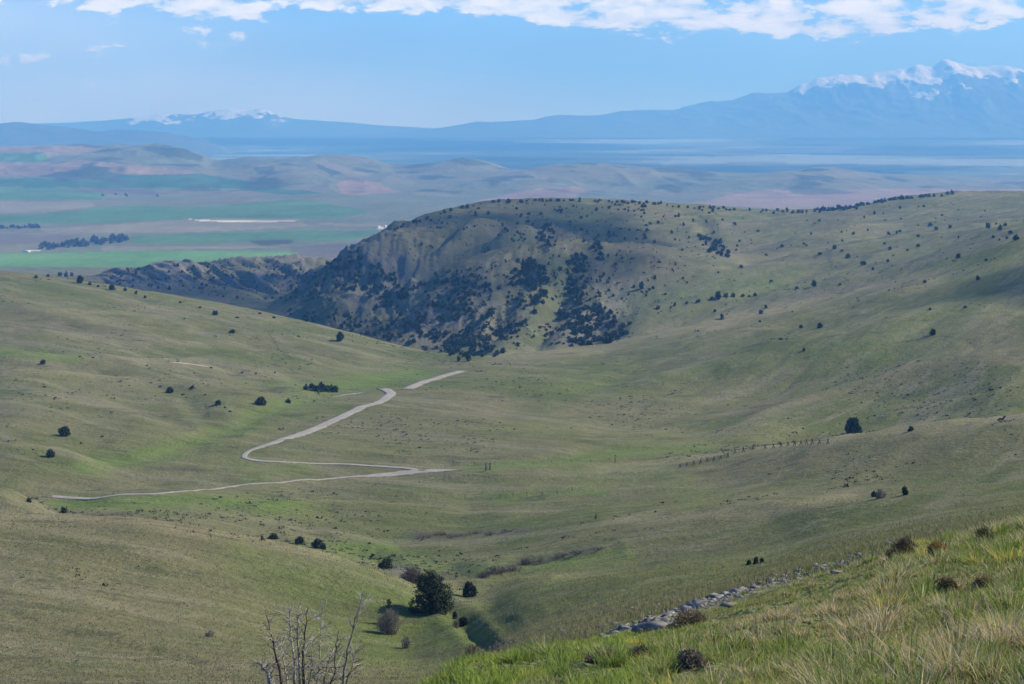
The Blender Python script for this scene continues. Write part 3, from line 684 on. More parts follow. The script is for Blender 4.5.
# named junipers: (column, foot row, width px, height px, leaves, label)
named = [
 (431,611,44,45,9000,'largest dark juniper bush at the bottom of the near gully','near'),
 (469,597,16,17,2500,'compact round juniper just across the gully from the largest juniper','near'),
 (463,626,13,10,1500,'low juniper on the gully floor below the largest juniper','near'),
 (455,619,5,8,400,'slim upright little juniper between the largest juniper and the low gully juniper','near'),
 (386,569,15,12,1500,'rounded juniper at the upper end of the near gully, above the largest juniper','near'),
 (318,548,14,9,900,'wider of the junipers at the lower end of the row on the near hill crest','near'),
 (323,549,7,6,400,'little juniper tucked against the wider one on the near hill crest','near'),
 (299,544,12,7,800,'low dark juniper in the middle of the row on the near hill crest','near'),
 (273,539,10,6,600,'flat dark bush highest up the near hill crest in the row of junipers','near'),
 (388,608,9,12,600,'small dark juniper poking up out of the big grey leafless shrub','near'),
 (853,433,20,15,3500,'broad lone juniper on the grassy ridge behind the old rail fence','mid'),
 (905,495,6,9,600,'small upright juniper beside the pale shrub on the grass bench','mid'),
 (874,497,6,6,400,'tiny dark bush behind the pale shrub on the grass bench','mid'),
 (911,431,5,5,300,'tiny bush on the ridge crest beyond the broad lone juniper','mid'),
 (64,436,13,10,1200,'rounder and upper of the two lone junipers on the brown left slope','mid'),
 (50,457,9,8,800,'smaller and lower of the two lone junipers on the brown left slope','mid'),
 (64,513,6,6,400,'small bush at the foot of the near brown knob on the left','mid'),
 (29,502,5,4,250,'tiny bush on the flank of the near brown knob on the left','mid'),
 (340,341,9,10,900,'lone dark juniper standing out on the slope above the canyon mouth','far'),
 (261,405,12,9,1200,'biggest of the junipers beside the green creek bottom','far'),
 (288,403,6,4,300,'small bush to the right of the biggest creek bottom juniper','far'),
 (218,405,7,5,400,'small juniper to the left of the biggest creek bottom juniper','far'),
 (170,393,8,6,500,'larger bush of the little cluster high on the left slope','far'),
 (43,364,6,4,300,'lone low bush beside the green pasture patch at far left','far'),
 (80,283,7,8,500,'tallest juniper on the left skyline ridge','far'),
 (112,290,6,6,400,'rounded juniper just below the left skyline ridge','far'),
 (215,315,6,4,300,'low flat bush near the rim of the left slope','far'),
 (232,333,7,3,300,'isolated flat bush below the rim of the left slope','far'),
 (749,565,5,6,300,'leftmost of the three little junipers on the near right spur','mid'),
 (756,564,5,8,400,'middle and tallest of the three little junipers on the near right spur','mid'),
 (762,563,4,6,300,'rightmost of the three little junipers on the near right spur','mid'),
 (718,299,6,8,400,'tall juniper heading the short row on the green bench beyond the road','far'),
 (641,289,5,8,300,'lone upright juniper on the green patch right of the dense thicket','far'),
 (814,287,5,7,300,'lone upright juniper right of the short row on the green bench','far'),
 (820,328,5,5,300,'dark bush on the crest of the big right grass slope','far'),
 (933,335,7,6,400,'lone bush in the middle of the big right grass slope','far'),
 (1016,240,6,5,300,'dark bush at the far right edge of the upper grassland','far'),
]
for i, (px, py, wp, hp, nl, lab, zone) in enumerate(named):
    if px == 388: p = foot(px, 625, (60, 400)); hp = 29; wp = 9
    else: p = foot(px, py, (100 if zone != 'far' else 600, 3600))
    s = mpp(p); p[2] -= .1
    r = juniper(p, hp*s, wp*s, nl, max(.10, .9*s*(1.3 if nl > 2000 else 1.1)), 200+i)
    tag(r, lab, 'juniper', None); individuals += 1
    r.rotation_euler[2] = random.uniform(0, 6)
# prototypes for small scattered junipers
protoM = []
for k in range(7):
    h, w = [(1, .95), (1, 1.1), (1.2, .9), (1, 1.3), (.9, 1.2), (1.35, .85), (1, 1.05)][k]
    v, f = leaf_cloud(170, w, h, .19, 500+k, lobes=7, base=.0)
    me = mesh_np('juniper_bush', v, f, JUN); 
    protoM.append(me.data); bpy.data.objects.remove(me)
cand = []            # (size on screen, p, size, label, group)
def small(px, py, sp, lab, grp, dr=(600, 3700)):
    p = foot(px, py, dr); s = mpp(p)*sp*.86; cand.append((sp, p, s, lab, grp))
G1 = ('small dark juniper dotted along the left skyline ridge', 'junipers along the left skyline ridge')
for px, py, sp in [(36,278,4),(48,277,3.5),(60,276,5),(66,277,5),(72,276,5),(90,285,4),(125,291,4.5),(136,294,4),(145,298,3),(180,303,3),(98,287,3),(200,308,3)]: small(px, py, sp, *G1)
G2 = ('small dark juniper scattered over the left grass slope', 'junipers on the left grass slope')
for px, py, sp in [(160,387,3.5),(183,395,4),(225,408,3),(230,412,3.5),(81,444,3),(102,437,3.5),(211,368,3),(242,373,3),(256,374,3),(275,373,2.5),(80,357,3),(93,358,3),(237,318,4),(260,314,4),(274,318,4),(147,366,2.5),(33,450,2.5),(205,395,2.5)]: small(px, py, sp, *G2)
G3 = ('dark tree in the tight row by the bright green creek meadow', 'tree row by the creek meadow')
for px, py, sp in [(306,390,6),(311,391,7.5),(316,391,7),(321,391.5,8),(326,392,8),(331,392,8.5),(336,392,7.5)]: small(px, py, sp, *G3)
G4 = ('small juniper in the short row on the green bench beyond the road', 'juniper row on the green bench')
for px, py, sp in [(712,300,5),(726,297,5),(733,297,5),(743,297,4),(755,296,5),(749,297,3),(687,304,4),(675,306,4),(699,302,3.5),(697,303,4),(658,309,5)]: small(px, py, sp, *G4)
G5 = ('small juniper scattered over the upper right grassland', 'junipers scattered over the right grassland')
for px, py, sp in [(797,289,4),(771,282,4),(848,258,5),(801,328,4),(978,280,5),(986,261,4),(761,314,5),(766,308,4),(722,319,5),(715,312,3.5),(781,340,4),(804,351,4),(835,249,5),(863,265,6),(958,258,6),(820,255,4),(741,268,4),(965,308,4),(890,250,4),(918,247,4),(900,232,3.5),(930,226,5),(936,230,5),(950,228,4),(988,228,6),(1000,230,6),(993,238,4),(1010,234,5),(1005,226,5),(888,262,3.5),(873,270,3.5),(840,285,3),(925,283,4),(930,310,3),(760,322,3)]: small(px, py, sp, *G5)
def region(pts, n, s0, s1, lab, grp, seed, dr=(1250, 3600), thr=None):
    r = np.random.default_rng(seed); xs = [p[0] for p in pts]; ys = [p[1] for p in pts]; k = 0; guard = 0
    while k < n and guard < n*40:
        guard += 1
        px = r.uniform(min(xs), max(xs)); py = r.uniform(min(ys), max(ys))
        if not inpoly(np.array([px]), np.array([py]), pts)[0]: continue
        if thr is not None and fbm(np.array([px/14.]), np.array([py/9.]), 3, seed)[0] < thr: continue
        small(px, py, r.uniform(s0, s1)*(1.25 if r.random() < .12 else 1), lab, grp, dr); k += 1
R6 = ('dark juniper in the thicket choking the ravine at the foot of the hill', 'junipers in the ravine thicket')
region([(560,312),(600,308),(628,320),(632,332),(608,345),(575,350),(560,335)], 100, 4, 7.5, *R6, 1)
R7 = ('dark juniper in the dense strips running down the middle of the hill', 'junipers in the strips down the hill')
region([(512,262),(540,258),(548,280),(545,300),(530,325),(505,340),(480,345),(500,318),(510,290)], 140, 3, 6, *R7, 2, thr=-.15)
region([(566,256),(584,250),(588,280),(580,305),(566,306)], 50, 3.5, 6, *R7, 3)
region([(592,246),(602,244),(604,262),(594,268)], 10, 3, 5.5, *R7, 31)
R8 = ('dark juniper on the shaded canyon flank', 'junipers on the canyon flank')
region([(330,262),(350,250),(395,275),(410,300),(370,298),(335,290)], 110, 3, 5.5, *R8, 4)
region([(370,308),(420,285),(470,275),(500,290),(490,330),(500,352),(440,345),(400,325)], 230, 2.5, 5, *R8, 5, thr=-.05)
R9 = ('dark juniper along the canyon bottom below the left slope', 'junipers along the canyon bottom')
region([(270,305),(340,312),(420,325),(500,350),(500,358),(470,360),(430,352),(360,334),(300,320)], 130, 2.5, 5.5, *R9, 6, dr=(1000, 2600))
region([(440,345),(480,338),(505,352),(488,360),(455,362)], 50, 3.5, 6, *R9, 61, dr=(1000, 2600))
R10 = ('dark juniper speckling the top and sunny side of the hill', 'junipers speckling the hill')
region([(420,222),(500,202),(620,200),(720,206),(740,225),(700,240),(600,240),(480,255),(420,250)], 150, 1.8, 3.6, *R10, 7, thr=.05)
region([(535,238),(548,222),(556,232),(550,246)], 26, 3, 5, *R10, 71)
region([(696,236),(712,236),(732,252),(728,260),(706,252)], 34, 3, 5, *R10, 72)
region([(545,255),(680,250),(690,290),(640,305),(545,345),(530,350)], 90, 1.8, 4.0, *R10, 8, thr=-.05)
region([(270,300),(330,262),(360,245),(350,290),(300,305)], 90, 2, 3.8, *R10, 9)
R11 = ('dark juniper lining the hilltop skyline', 'junipers lining the hilltop skyline')
for k in range(150):
    px = 395+k*3.1+random.uniform(-2, 2)
    if px > 860: break
    if random.random() < .3: continue
    a = np.interp(px, [385,400,450,500,560,640,700,800,850,900], [234,226,209,201,199,202,207,211,208,199])
    small(px, a+random.uniform(0.3, 2.5), random.uniform(2.2, 4.4), *R11, dr=(1900, 3400))
for k in range(60):
    px = 820+k*2.6+random.uniform(-1, 1)
    if px > 985: break
    a = np.interp(px, [820,850,900,960,1024], [210,207,198,193,193])
    if random.random() < np.interp(px, [820, 900, 990], [.1, .35, .9]): continue
    small(px, a+random.uniform(.3, 2.0), random.uniform(3, 5), *R11, dr=(1900, 3400))
R12 = ('dark bush on the striped rocky ridge above the green field', 'bushes on the striped rocky ridge')
region([(100,276),(130,268),(200,264),(300,262),(310,280),(260,302),(180,292),(110,284)], 110, 1.8, 3.4, *R12, 10, dr=(2300, 3300))
R13 = ('small juniper in the folds of the far upper grassland', 'junipers in the upper grassland folds')
region([(620,215),(1000,205),(1020,240),(850,262),(720,262),(640,240)], 70, 2, 3.5, *R13, 11)
RH = ('small dark juniper speckling the top and sunny side of the hill', 'junipers speckling the hill')
region([(300,300),(345,262),(400,228),(500,203),(620,203),(740,222),(690,300),(620,345),(500,345),(400,330)], 480, 1.1, 2.3, *RH, 15)
region([(420,275),(520,262),(600,262),(600,340),(500,350),(400,330)], 500, 1.4, 3, *RH, 16, thr=-.1)
region([(620,215),(1000,200),(1020,300),(800,320),(640,330)], 160, 1, 2, *RH, 17)
region([(100,276),(130,268),(200,264),(300,262),(310,280),(260,302),(180,292),(110,284)], 260, 1.0, 2.2, *R12, 18, dr=(2300, 3300))
cand.sort(key=lambda c: -c[0])
fix = [c for c in cand if c[4] in (G1[1], G2[1], G3[1], G4[1], G5[1])]
rest = [c for c in cand if c[4] not in (G1[1], G2[1], G3[1], G4[1], G5[1])]
nind = 296-individuals-len(fix)
for c in fix+rest[:nind]:
    sp, p, s, lab, grp = c
    o = bpy.data.objects.new('juniper_tree', random.choice(protoM)); COL.objects.link(o)
    o.location = (p[0], p[1], p[2]-.08*s); o.scale = (s*random.uniform(.9, 1.15), s*random.uniform(.9, 1.15), s*random.uniform(.8, 1.2)*(.55 if sp < 4.4 and lab == G2[0] else 1)); o.rotation_euler[2] = random.uniform(0, 6.28)
    if grp == G3[1]: o.scale[2] *= 1.15
    tag(o, lab, 'juniper', grp)
pv = []
for me in protoM:
    a = np.zeros(len(me.vertices)*3); me.vertices.foreach_get('co', a); pv.append(a.reshape(-1, 3))
acc = []
for sp, p, s, lab, grp in rest[nind:]:
    v = pv[random.randrange(len(pv))]
    tri = v.reshape(-1, 3, 3); idx = rng.choice(len(tri), 80 if sp > 2.3 else 30, replace=False); q = tri[idx]
    cc = q.mean(1, keepdims=True); q = (cc+(q-cc)*1.45).reshape(-1, 3)
    a = random.uniform(0, 6.28); R = np.array([[math.cos(a), -math.sin(a), 0], [math.sin(a), math.cos(a), 0], [0, 0, 1]])
    acc.append((q@R.T)*s*np.array([1, 1, random.uniform(.8, 1.15)])+p-[0, 0, .08*s])
vv = np.vstack(acc)
tag(mesh_np('juniper_woodland', vv, np.arange(len(vv)).reshape(-1, 3), JUN2), 'dark juniper woodland covering the canyon hill and ravine slopes', 'woodland', kind='stuff')
print('junipers', len(cand), 'individual', individuals+len(fix)+nind)

# ------------------------------------------------------------------ shelterbelt trees on the plain
POP = simple('far_poplar_foliage', (.06, .065, .05), (.10, .105, .08), .2, .9)
pm = []
for k in range(3):
    v, f = leaf_cloud(130, .75, 1.0, .16, 900+k, lobes=7, base=0); o = mesh_np('tall_tree', v, f, POP); pm.append(o.data); bpy.data.objects.remove(o)
for k in range(90):
    u = random.random(); px = 40+u*88; py = 250-u*10+random.uniform(-3.5, 2.0)
    p = hitP(px, py); h = random.uniform(11, 22)*(1.15 if random.random() < .15 else 1)
    o = bpy.data.objects.new('cottonwood_tree', random.choice(pm)); COL.objects.link(o)
    o.location = p-[0, 0, .5]; o.scale = (h*random.uniform(.8, 1.3), h, h); o.rotation_euler[2] = random.uniform(0, 6)
    tag(o, 'hazy leafless tree in the grove between the far farm fields', 'tree', 'trees of the farm grove')
for k in range(22):
    px = random.choice([random.uniform(100, 160), random.uniform(0, 45)]); py = 196 if px > 60 else 228.5
    p = hitP(px, py+random.uniform(-.8, .8)); h = random.uniform(10, 20)
    o = bpy.data.objects.new('cottonwood_tree', random.choice(pm)); COL.objects.link(o)
    o.location = p-[0, 0, .5]; o.scale = (h*1.5, h*1.5, h); 
    tag(o, 'tiny dark tree strung out between the distant farm fields above the grove', 'tree', 'scattered trees between distant fields')

# ------------------------------------------------------------------ farm buildings
WALLM = simple('white_siding', (.62, .61, .58), (.74, .73, .70), .5); ROOFM = simple('metal_roof', (.45, .46, .48), (.6, .6, .62), .5, .5)
def shed(loc, w, d, h, rz, lab, grp=None):
    r = empty('farm_building', loc, rz)
    V_ = np.array([[-w/2,-d/2,0],[w/2,-d/2,0],[w/2,d/2,0],[-w/2,d/2,0],[-w/2,-d/2,h],[w/2,-d/2,h],[w/2,d/2,h],[-w/2,d/2,h],[-w/2,0,h*1.45],[w/2,0,h*1.45]], float)
    mesh_np('wall', V_, [np.array([[0,1,5,4],[2,3,7,6]]), np.array([[0,4,8],[0,8,3],[8,7,3],[1,9,5],[1,2,9],[2,6,9]])], WALLM, parent=r)
    e = .6
    Vr = np.array([[-w/2-e,-d/2-e,h-.2],[w/2+e,-d/2-e,h-.2],[w/2+e,0,h*1.45+.3],[-w/2-e,0,h*1.45+.3],[-w/2-e,d/2+e,h-.2],[w/2+e,d/2+e,h-.2]], float)
    Vr2 = Vr-[0, 0, .3]
    mesh_np('roof', np.vstack([Vr, Vr2]), np.array([[0,1,2,3],[3,2,5,4],[6,9,8,7],[9,10,11,8],[0,6,7,1],[4,5,11,10],[1,7,8,2],[2,8,11,5],[0,3,9,6],[3,4,10,9]]), ROOFM, parent=r)
    dv = np.array([[-2,-d/2-.06,0],[2,-d/2-.06,0],[2,-d/2-.06,h*.75],[-2,-d/2-.06,h*.75],[-2,-d/2-.01,0],[2,-d/2-.01,0],[2,-d/2-.01,h*.75],[-2,-d/2-.01,h*.75]], float)
    mesh_np('door', dv, np.array([[0,1,2,3],[5,4,7,6],[0,3,7,4],[1,5,6,2],[3,2,6,7]]), DARKW, parent=r)
    tag(r, lab, 'farm building', grp)
for px, py, w, d, h, lab in [(378,228.4,16,10,4,'white shed at the left end of the distant farmstead above the canyon'),(385,227.6,12,9,6,'tall narrow white barn in the distant farmstead'),(391,228.4,20,10,4,'long low white building in the middle of the distant farmstead'),(397,227.2,12,8,4,'small white house at the back of the distant farmstead'),(27,252.2,22,12,4.5,'pale lone building on the plain beside the tree grove')]:
    shed(hitP(px, py)+[0, 0, -.1], w, d, h, random.uniform(-.4, .4), lab)

# ------------------------------------------------------------------ fences and posts
def post_v(x, y, z, h, r, lean=(0, 0)):
    return tube([(x, y, z-.3), (x+lean[0]*h, y+lean[1]*h, z+h)], [r, r*.8], 6)
def fence(name, pts, spacing, h, r, lab, rails, dr, jack=False, railr=.05):
    w = np.array([hit(px, py, *dr) for px, py in pts])
    seg = np.r_[0, np.cumsum(np.hypot(*np.diff(w[:, :2], axis=0).T))]
    n = int(seg[-1]/spacing)+1; s = np.linspace(0, seg[-1], n)
    xy = pchip(seg, w[:, :2], s); z = ground_many(xy[:, 0], xy[:, 1])
    root = empty(name, (xy[0, 0], xy[0, 1], z[0])); o0 = np.array([xy[0, 0], xy[0, 1], z[0]])
    Pt = np.column_stack([xy, z])-o0
    for i in range(min(n, 99)):
        a = Acc(); hh = h*random.uniform(.8, 1.15); ln = (random.uniform(-.08, .08), random.uniform(-.08, .08))
        x, y, zz = Pt[i]
        if jack:
            a.add(*tube([(x-.7, y-.4, zz-.2), (x+.25, y+.1, zz+hh)], [r, r*.8], 6)); a.add(*tube([(x+.7, y+.4, zz-.2), (x-.25, y-.1, zz+hh)], [r, r*.8], 6))
        else: a.add(*post_v(x, y, zz, hh, r, ln))
        p_ = a.build('post', FENCE, None); p_.parent = root
    for k, fr in enumerate(rails):
        a = Acc()
        for i in range(n-1):
            p0 = Pt[i]+[0, 0, h*fr]; p1 = Pt[i+1]+[0, 0, h*fr]; mid = (p0+p1)/2-[0, 0, .08]
            a.add(*tube([p0, mid, p1], [railr]*3, 4))
        q = a.build('rail' if railr > .03 else 'wire', FENCE, None); q.parent = root
    tag(root, lab, 'fence'); return root
fence('rail_fence', [(680,468),(700,464),(715,460.5),(728,458)], 3.4, 1.9, .16, 'nearer stretch of weathered rail fence climbing the grass rise', [.35, .6, .85], (400, 640), True, .09)
fence('rail_fence', [(735,453.5),(750,450.5),(765,449),(785,446.5),(800,445),(815,444.5),(828,444)], 5.5, 2.0, .18, 'farther broken stretch of rail fence with gaps along the rise top', [.75], (400, 640), True, .06)
fence('wire_fence', [(500,497),(530,496),(545,495),(558,494),(572,491)], 5.5, 1.5, .10, 'faint post and wire fence across the damp green strip', [.5, .9], (400, 640), False, .015)
fence('wire_fence', [(268,334),(276,344),(284,353),(291,359)], 7, 1.5, .12, 'thin post and wire fence running down the upper left slope', [.5, .9], (900, 1400), False, .06)
fence('wire_fence', [(455,466),(500,464.5),(560,462.5),(610,461)], 9, 1.4, .07, 'faint wire fence running out from the gate posts', [.5, .9], (560, 700), False, .012)
gp = foot(488, 470.5, (560, 700)); g = empty('gate', gp)
for dx in (-.9, .9):
    a = Acc(); a.add(*tube([(dx, 0, -.3), (dx, 0, 3.2)], [.28, .25], 8)); a.build('post', FENCE, g)
a = Acc()
for hz in (.5, 1.1, 1.7): a.add(*tube([(-.85, 0, hz), (.85, 0, hz)], [.07, .07], 5))
a.build('gate_bar', FENCE, g); tag(g, 'dark twin gate posts standing on the flat beyond the road junction', 'gate')
for px, py, h, lab in [(615,463,3.6,'thin tall post standing alone on the flat left of the rail fence'),(453,466,2.6,'thin post near the end of the gravel spur road')]:
    p = foot(px, py, (560, 720)); r_ = empty('wooden_post', p); a = Acc(); a.add(*tube([(0, 0, -.3), (.05, 0, h)], [.16, .12], 7)); o = a.build('pole', FENCE, r_)
    a = Acc(); a.add(*tube([(-.35, 0, h*.93), (.4, 0, h*.93)], [.07, .07], 5)); a.build('crosspiece', FENCE, r_)
    tag(r_, lab, 'post')

# ------------------------------------------------------------------ leafless shrubs
def twiggy(loc, h, w, n, seed, name, m, lab, rr=.02, cat='shrub', group=None, base=None):
    r = np.random.default_rng(seed); st = Acc(); tw = Acc()
    for k in range(n):
        an = r.uniform(0, 6.28); sp_ = r.uniform(0, 1)**.7*w*.5; hh = h*r.uniform(.55, 1.0)*(1-.6*(sp_/(w*.5))**2)
        e = np.array([math.cos(an)*sp_, math.sin(an)*sp_, hh]); mid = e*np.array([.55, .55, .45])+r.normal(0, .03*h, 3)
        st.add(*tube([(0.55*e[0], .55*e[1], -.1), mid*np.array([1.35, 1.35, 1]), e], [rr, rr*.7, rr*.3], 4))
        for j in range(4 if n > 20 else 2):
            t_ = r.uniform(.4, .95); s0 = mid*(1-t_)+e*t_ if t_ > .5 else mid
            d_ = r.normal(size=3)*np.array([1, 1, .6])+[0, 0, .7]; d_ /= np.linalg.norm(d_)
            tw.add(*tube([s0, s0+d_*h*r.uniform(.15, .3)], [rr*.5, rr*.2], 3))
    root = empty(name, loc)
    if n > 60: st.build('stem', m, root); tw.build('twig', m, root)
    else:
        for v_, f_ in zip(tw.V, tw.F): pass
        off = st.n; st.V += tw.V; st.F += [f_+off for f_ in tw.F]; st.build('stem', m, root)
    tag(root, lab, cat, group); return root
def shrub_at(px, py, wp, hp, n, lab, dr=(60, 900), m=None, seed=0):
    p = foot(px, py, dr); s = mpp(p)
    return twiggy(p, hp*s, wp*s, n, seed+int(px), 'leafless_shrub', m or SHR, lab, rr=max(.02, .28*s))
shrub_at(389,634,28,27,170,'biggest grey leafless shrub with a dark juniper sprouting from it')
shrub_at(406,648,13,13,60,'small grey leafless shrub downhill of the biggest grey shrub')
shrub_at(456,628,8,12,30,'wispy pale shrub on the gully floor beside the low juniper')
shrub_at(880,498,14,9,70,'pale round shrub with a tiny dark bush behind it on the grass bench', (200, 600))
shrub_at(210,637,11,8,50,'small lone grey shrub on the near left hillside', (100, 330))
shrub_at(596,519,4,6,14,'tiny lone shrub on the flat below the rail fence', (300, 620), DARKW)
shrub_at(499,667,26,12,90,'grey thicket of stems where the gully meets the near grass knoll', (100, 260))
shrub_at(470,655,30,10,90,'wide low grey thicket at the lower end of the gully', (100, 260), DARKW)
shrub_at(412,581,26,14,160,'tangled dark brush in the gully head beside the largest juniper', (200, 420), DARKW)
for i, (px, py, w_, h_) in enumerate([(484,577,18,6),(496,573,22,8),(513,571,26,6),(526,564,18,6),(541,563,30,5),(562,557,22,4),(580,553,26,3),(600,550,20,2.5)]):
    o = shrub_at(px, py, w_, h_, 60, 'dark brush bush in the line along the side gully across from the largest juniper', (280, 470), DARKW)
    o['group'] = 'brush line along the side gully'
for i, (px, py, w_, h_) in enumerate([(423,538,22,2.5),(440,535,16,3.5),(455,537,24,2.5),(474,534,26,3),(490,535,14,3),(508,532,28,2)]):
    o = shrub_at(px, py, w_, h_, 40, 'low dark brush clump in the broken line on the flat above the gully', (330, 620), DARKW)
    o['group'] = 'brush clumps on the flat'
for i, (px, py, w_, h_) in enumerate([(908,503,8,6)][:0]): pass
# foreground leafless tree at the bottom of the view
bD = 27.0
def scr(px, py, d=bD): return np.array([(px-CX)/F*d, d, -(py-HY)/F*d])
b0 = np.array([(303-CX)/F*bD, bD, 0]); b0[2] = ground_z(b0[0], b0[1])
dead = empty('dead_tree', b0)
stems = [
 [(292,745),(283,692),(276,655),(271,632),(265,606)], [(298,745),(295,690),(293,655),(290,630),(290,606)], [(301,745),(299,690),(298,655),(297,625),(296,612)],
 [(304,745),(304,690),(303,655),(305,630),(308,608)], [(312,745),(316,690),(320,660),(321,632),(322,604)],
 [(318,745),(322,690),(328,665),(333,648)], [(322,745),(330,692),(335,665),(337,645),(339,630)], [(326,745),(340,692),(347,655),(355,622),(363,592)],
 [(292,745),(274,690),(266,672),(260,662)], [(326,745),(344,690),(351,668),(356,650)], [(290,745),(288,690),(283,660),(281,642)], [(300,745),(308,690),(312,665),(311,640)]]
rs = np.random.default_rng(5); tw = Acc()
for k, st_ in enumerate(stems):
    dd = bD+rs.uniform(-.5, .5); pts = []
    for i, (px, py) in enumerate(st_):
        f_ = i/(len(st_)-1); p = scr(px, py, bD+(dd-bD)*f_); pts.append(p-b0)
    pts[0] = np.array([pts[0][0]*.5, 0, -.15])
    pts = pchip(np.arange(len(pts)), np.array(pts), np.linspace(0, len(pts)-1, 14))
    pts[1:-1] += rs.normal(0, .012, (12, 3))
    r0 = .034 if k in (0, 1, 2, 3, 7) else .022
    if k == 8: r0 = .06
    v, f = tube(pts, np.linspace(r0, r0*.22, 14), 7); mesh_np('stem', v, f, GREY if k % 3 else DARKW, True, dead)
    for j in range(26):
        i = rs.integers(4, 13); s0 = pts[i]; d_ = rs.normal(size=3)*np.array([1, .8, .35])+[0, 0, .75]; d_ /= np.linalg.norm(d_); ln = rs.uniform(.12, .42)
        e1 = s0+d_*ln*.5; e2 = e1+(d_+rs.normal(0, .3, 3))*ln*.5
        tw.add(*tube([s0, e1, e2], [.008, .006, .003], 4))
        for q in range(2): tw.add(*tube([e1, e1+(d_+rs.normal(0, .6, 3))*ln*.35], [.005, .002], 3))
tw.build('twig', GREY, dead)
tag(dead, 'bare grey dead shrub of many upright stems cut by the bottom of the picture', 'dead tree')

# ------------------------------------------------------------------ near grass
def blade_mat(name, transl=.45):
    t = mat(name, .6, .25)
    vc = t.new('ShaderNodeVertexColor', layer_name='Col').outputs[0]
    t.lk(vc, t.b.inputs['Base Color'])
    tr = t.new('ShaderNodeBsdfTranslucent'); t.lk(vc, tr.inputs[0]); mx = t.new('ShaderNodeMixShader'); mx.inputs[0].default_value = transl
    t.lk(t.b.outputs[0], mx.inputs[1]); t.lk(tr.outputs[0], mx.inputs[2]); t.lk(mx.outputs[0], t.n['Material Output'].inputs[0])
    return t.m
BLADE = blade_mat('grass_blade')
def blades(name, x, y, z, h, wd, lean, col, r, segs=3):
    n = len(x); an = r.uniform(0, 6.28, n)
    ld = r.uniform(0, 6.28, n)
    side = np.stack([np.cos(an), np.sin(an), np.zeros(n)], 1); dirv = np.stack([np.cos(ld), np.sin(ld), np.zeros(n)], 1)
    if isinstance(lean, tuple): dirv, lean = lean
    base = np.stack([x, y, z], 1); V_ = []; Cc = []
    for s in range(segs+1):
        f = s/segs
        c = base+np.array([0, 0, 1.])*(h*f*(1-.25*f*lean))[:, None]+dirv*(h*lean*f**1.8)[:, None]
        wv = (wd*(1-f)**.7)[:, None]*side*.5
        shade = np.ones(n)
        if s < segs: V_ += [c-wv, c+wv]; Cc += [col*shade[:, None]]*2
        else: V_ += [c]; Cc += [col*shade[:, None]]
    k = len(V_); V_ = np.stack(V_, 1).reshape(-1, 3); Cc = np.stack(Cc, 1).reshape(-1, 3)
    b = (np.arange(n)*k)[:, None]
    Fq = [b+np.array([[2*s, 2*s+1, 2*s+3, 2*s+2]]) for s in range(segs-1)]
    Ft = b+np.array([[2*(segs-1), 2*(segs-1)+1, 2*segs]])
    return mesh_np(name, V_, ([np.vstack(Fq)] if Fq else [])+[Ft], BLADE, False, attrs={'Col': np.clip(Cc, 0, 1)})
r = np.random.default_rng(11)
def knoll_pts(n, d0, d1, p0=400, p1=1090, pw=1.0):
    px = r.uniform(p0, p1, n); d = d0*(d1/d0)**r.uniform(0, 1, n)**pw
    return px, d
# tussocks
GR = np.array([.15, .225, .045]); YG = np.array([.27, .31, .075]); ST = np.array([.42, .36, .19]); DG = np.array([.10, .17, .04]); PALE = np.array([.58, .55, .42]); BR = np.array([.26, .19, .10])
nt = 6500
tx, td = knoll_pts(nt, 5.0, 27, 380)
xx = (tx-CX)/F*td
zone = fbm(xx/1.3, td/1.6, 3, 301); zone2 = fbm(xx/.9, td/.9, 2, 302)
straw = np.clip(.10+.62*sstep(.0, .45, zone)+.14*sstep(620, 900, tx)-.35*sstep(720, 560, tx)+.5*zone2+r.normal(0, .18, nt), .02, .95)
hh = np.clip(r.lognormal(-2.25, .3, nt), .06, .26)*(.75+.45*sstep(700, 900, tx))
crestf = 1-.55*sstep(12, 15, td)*sstep(900, 840, tx)
nb = np.where(r.random(nt) < .12, 130, 16)
td = np.where(r.random(nt) < .06, 26+r.uniform(0, 6, nt), td); xx = (tx-CX)/F*td
hh = np.where(nb == 130, np.clip(hh*1.7, .13, .27), hh*.8)*crestf
idx = np.repeat(np.arange(nt), nb); n = len(idx)
rad = hh[idx]*r.uniform(0, 1, n)**.7*np.where(nb[idx] == 130, .5, .8); aa = r.uniform(0, 6.28, n)
bx = xx[idx]+np.cos(aa)*rad; by = td[idx]+np.sin(aa)*rad
bz = ground_many(bx, np.clip(by, 3, None))-.015
isst = r.random(n) < straw[idx]
u = r.random(n)[:, None]
col = np.where(isst[:, None], ST*(1-u)+np.where(r.random(n)[:, None] < .3, PALE, BR*1.6)*u, GR*(1-u)+np.where(r.random(n)[:, None] < .55, YG, DG)*u)
yel = (r.random(nt) < .05)[idx] & (r.random(n) < .7); col = np.where(yel[:, None], np.array([.50, .42, .10]), col)
bh = hh[idx]*r.uniform(.3, .95, n)
dirv = np.stack([np.cos(aa), np.sin(aa), np.zeros(n)], 1)+np.array([-.12, 0, 0]); 
g = blades('grass', bx, by, bz, bh, r.uniform(.003, .008, n)*(1+td[idx]/20), (dirv, r.uniform(.1, .95, n)*np.where(isst, 1.15, 1)), col, r)
tag(g, 'tall green and straw coloured bunchgrass covering the near knoll', 'grass', kind='stuff')
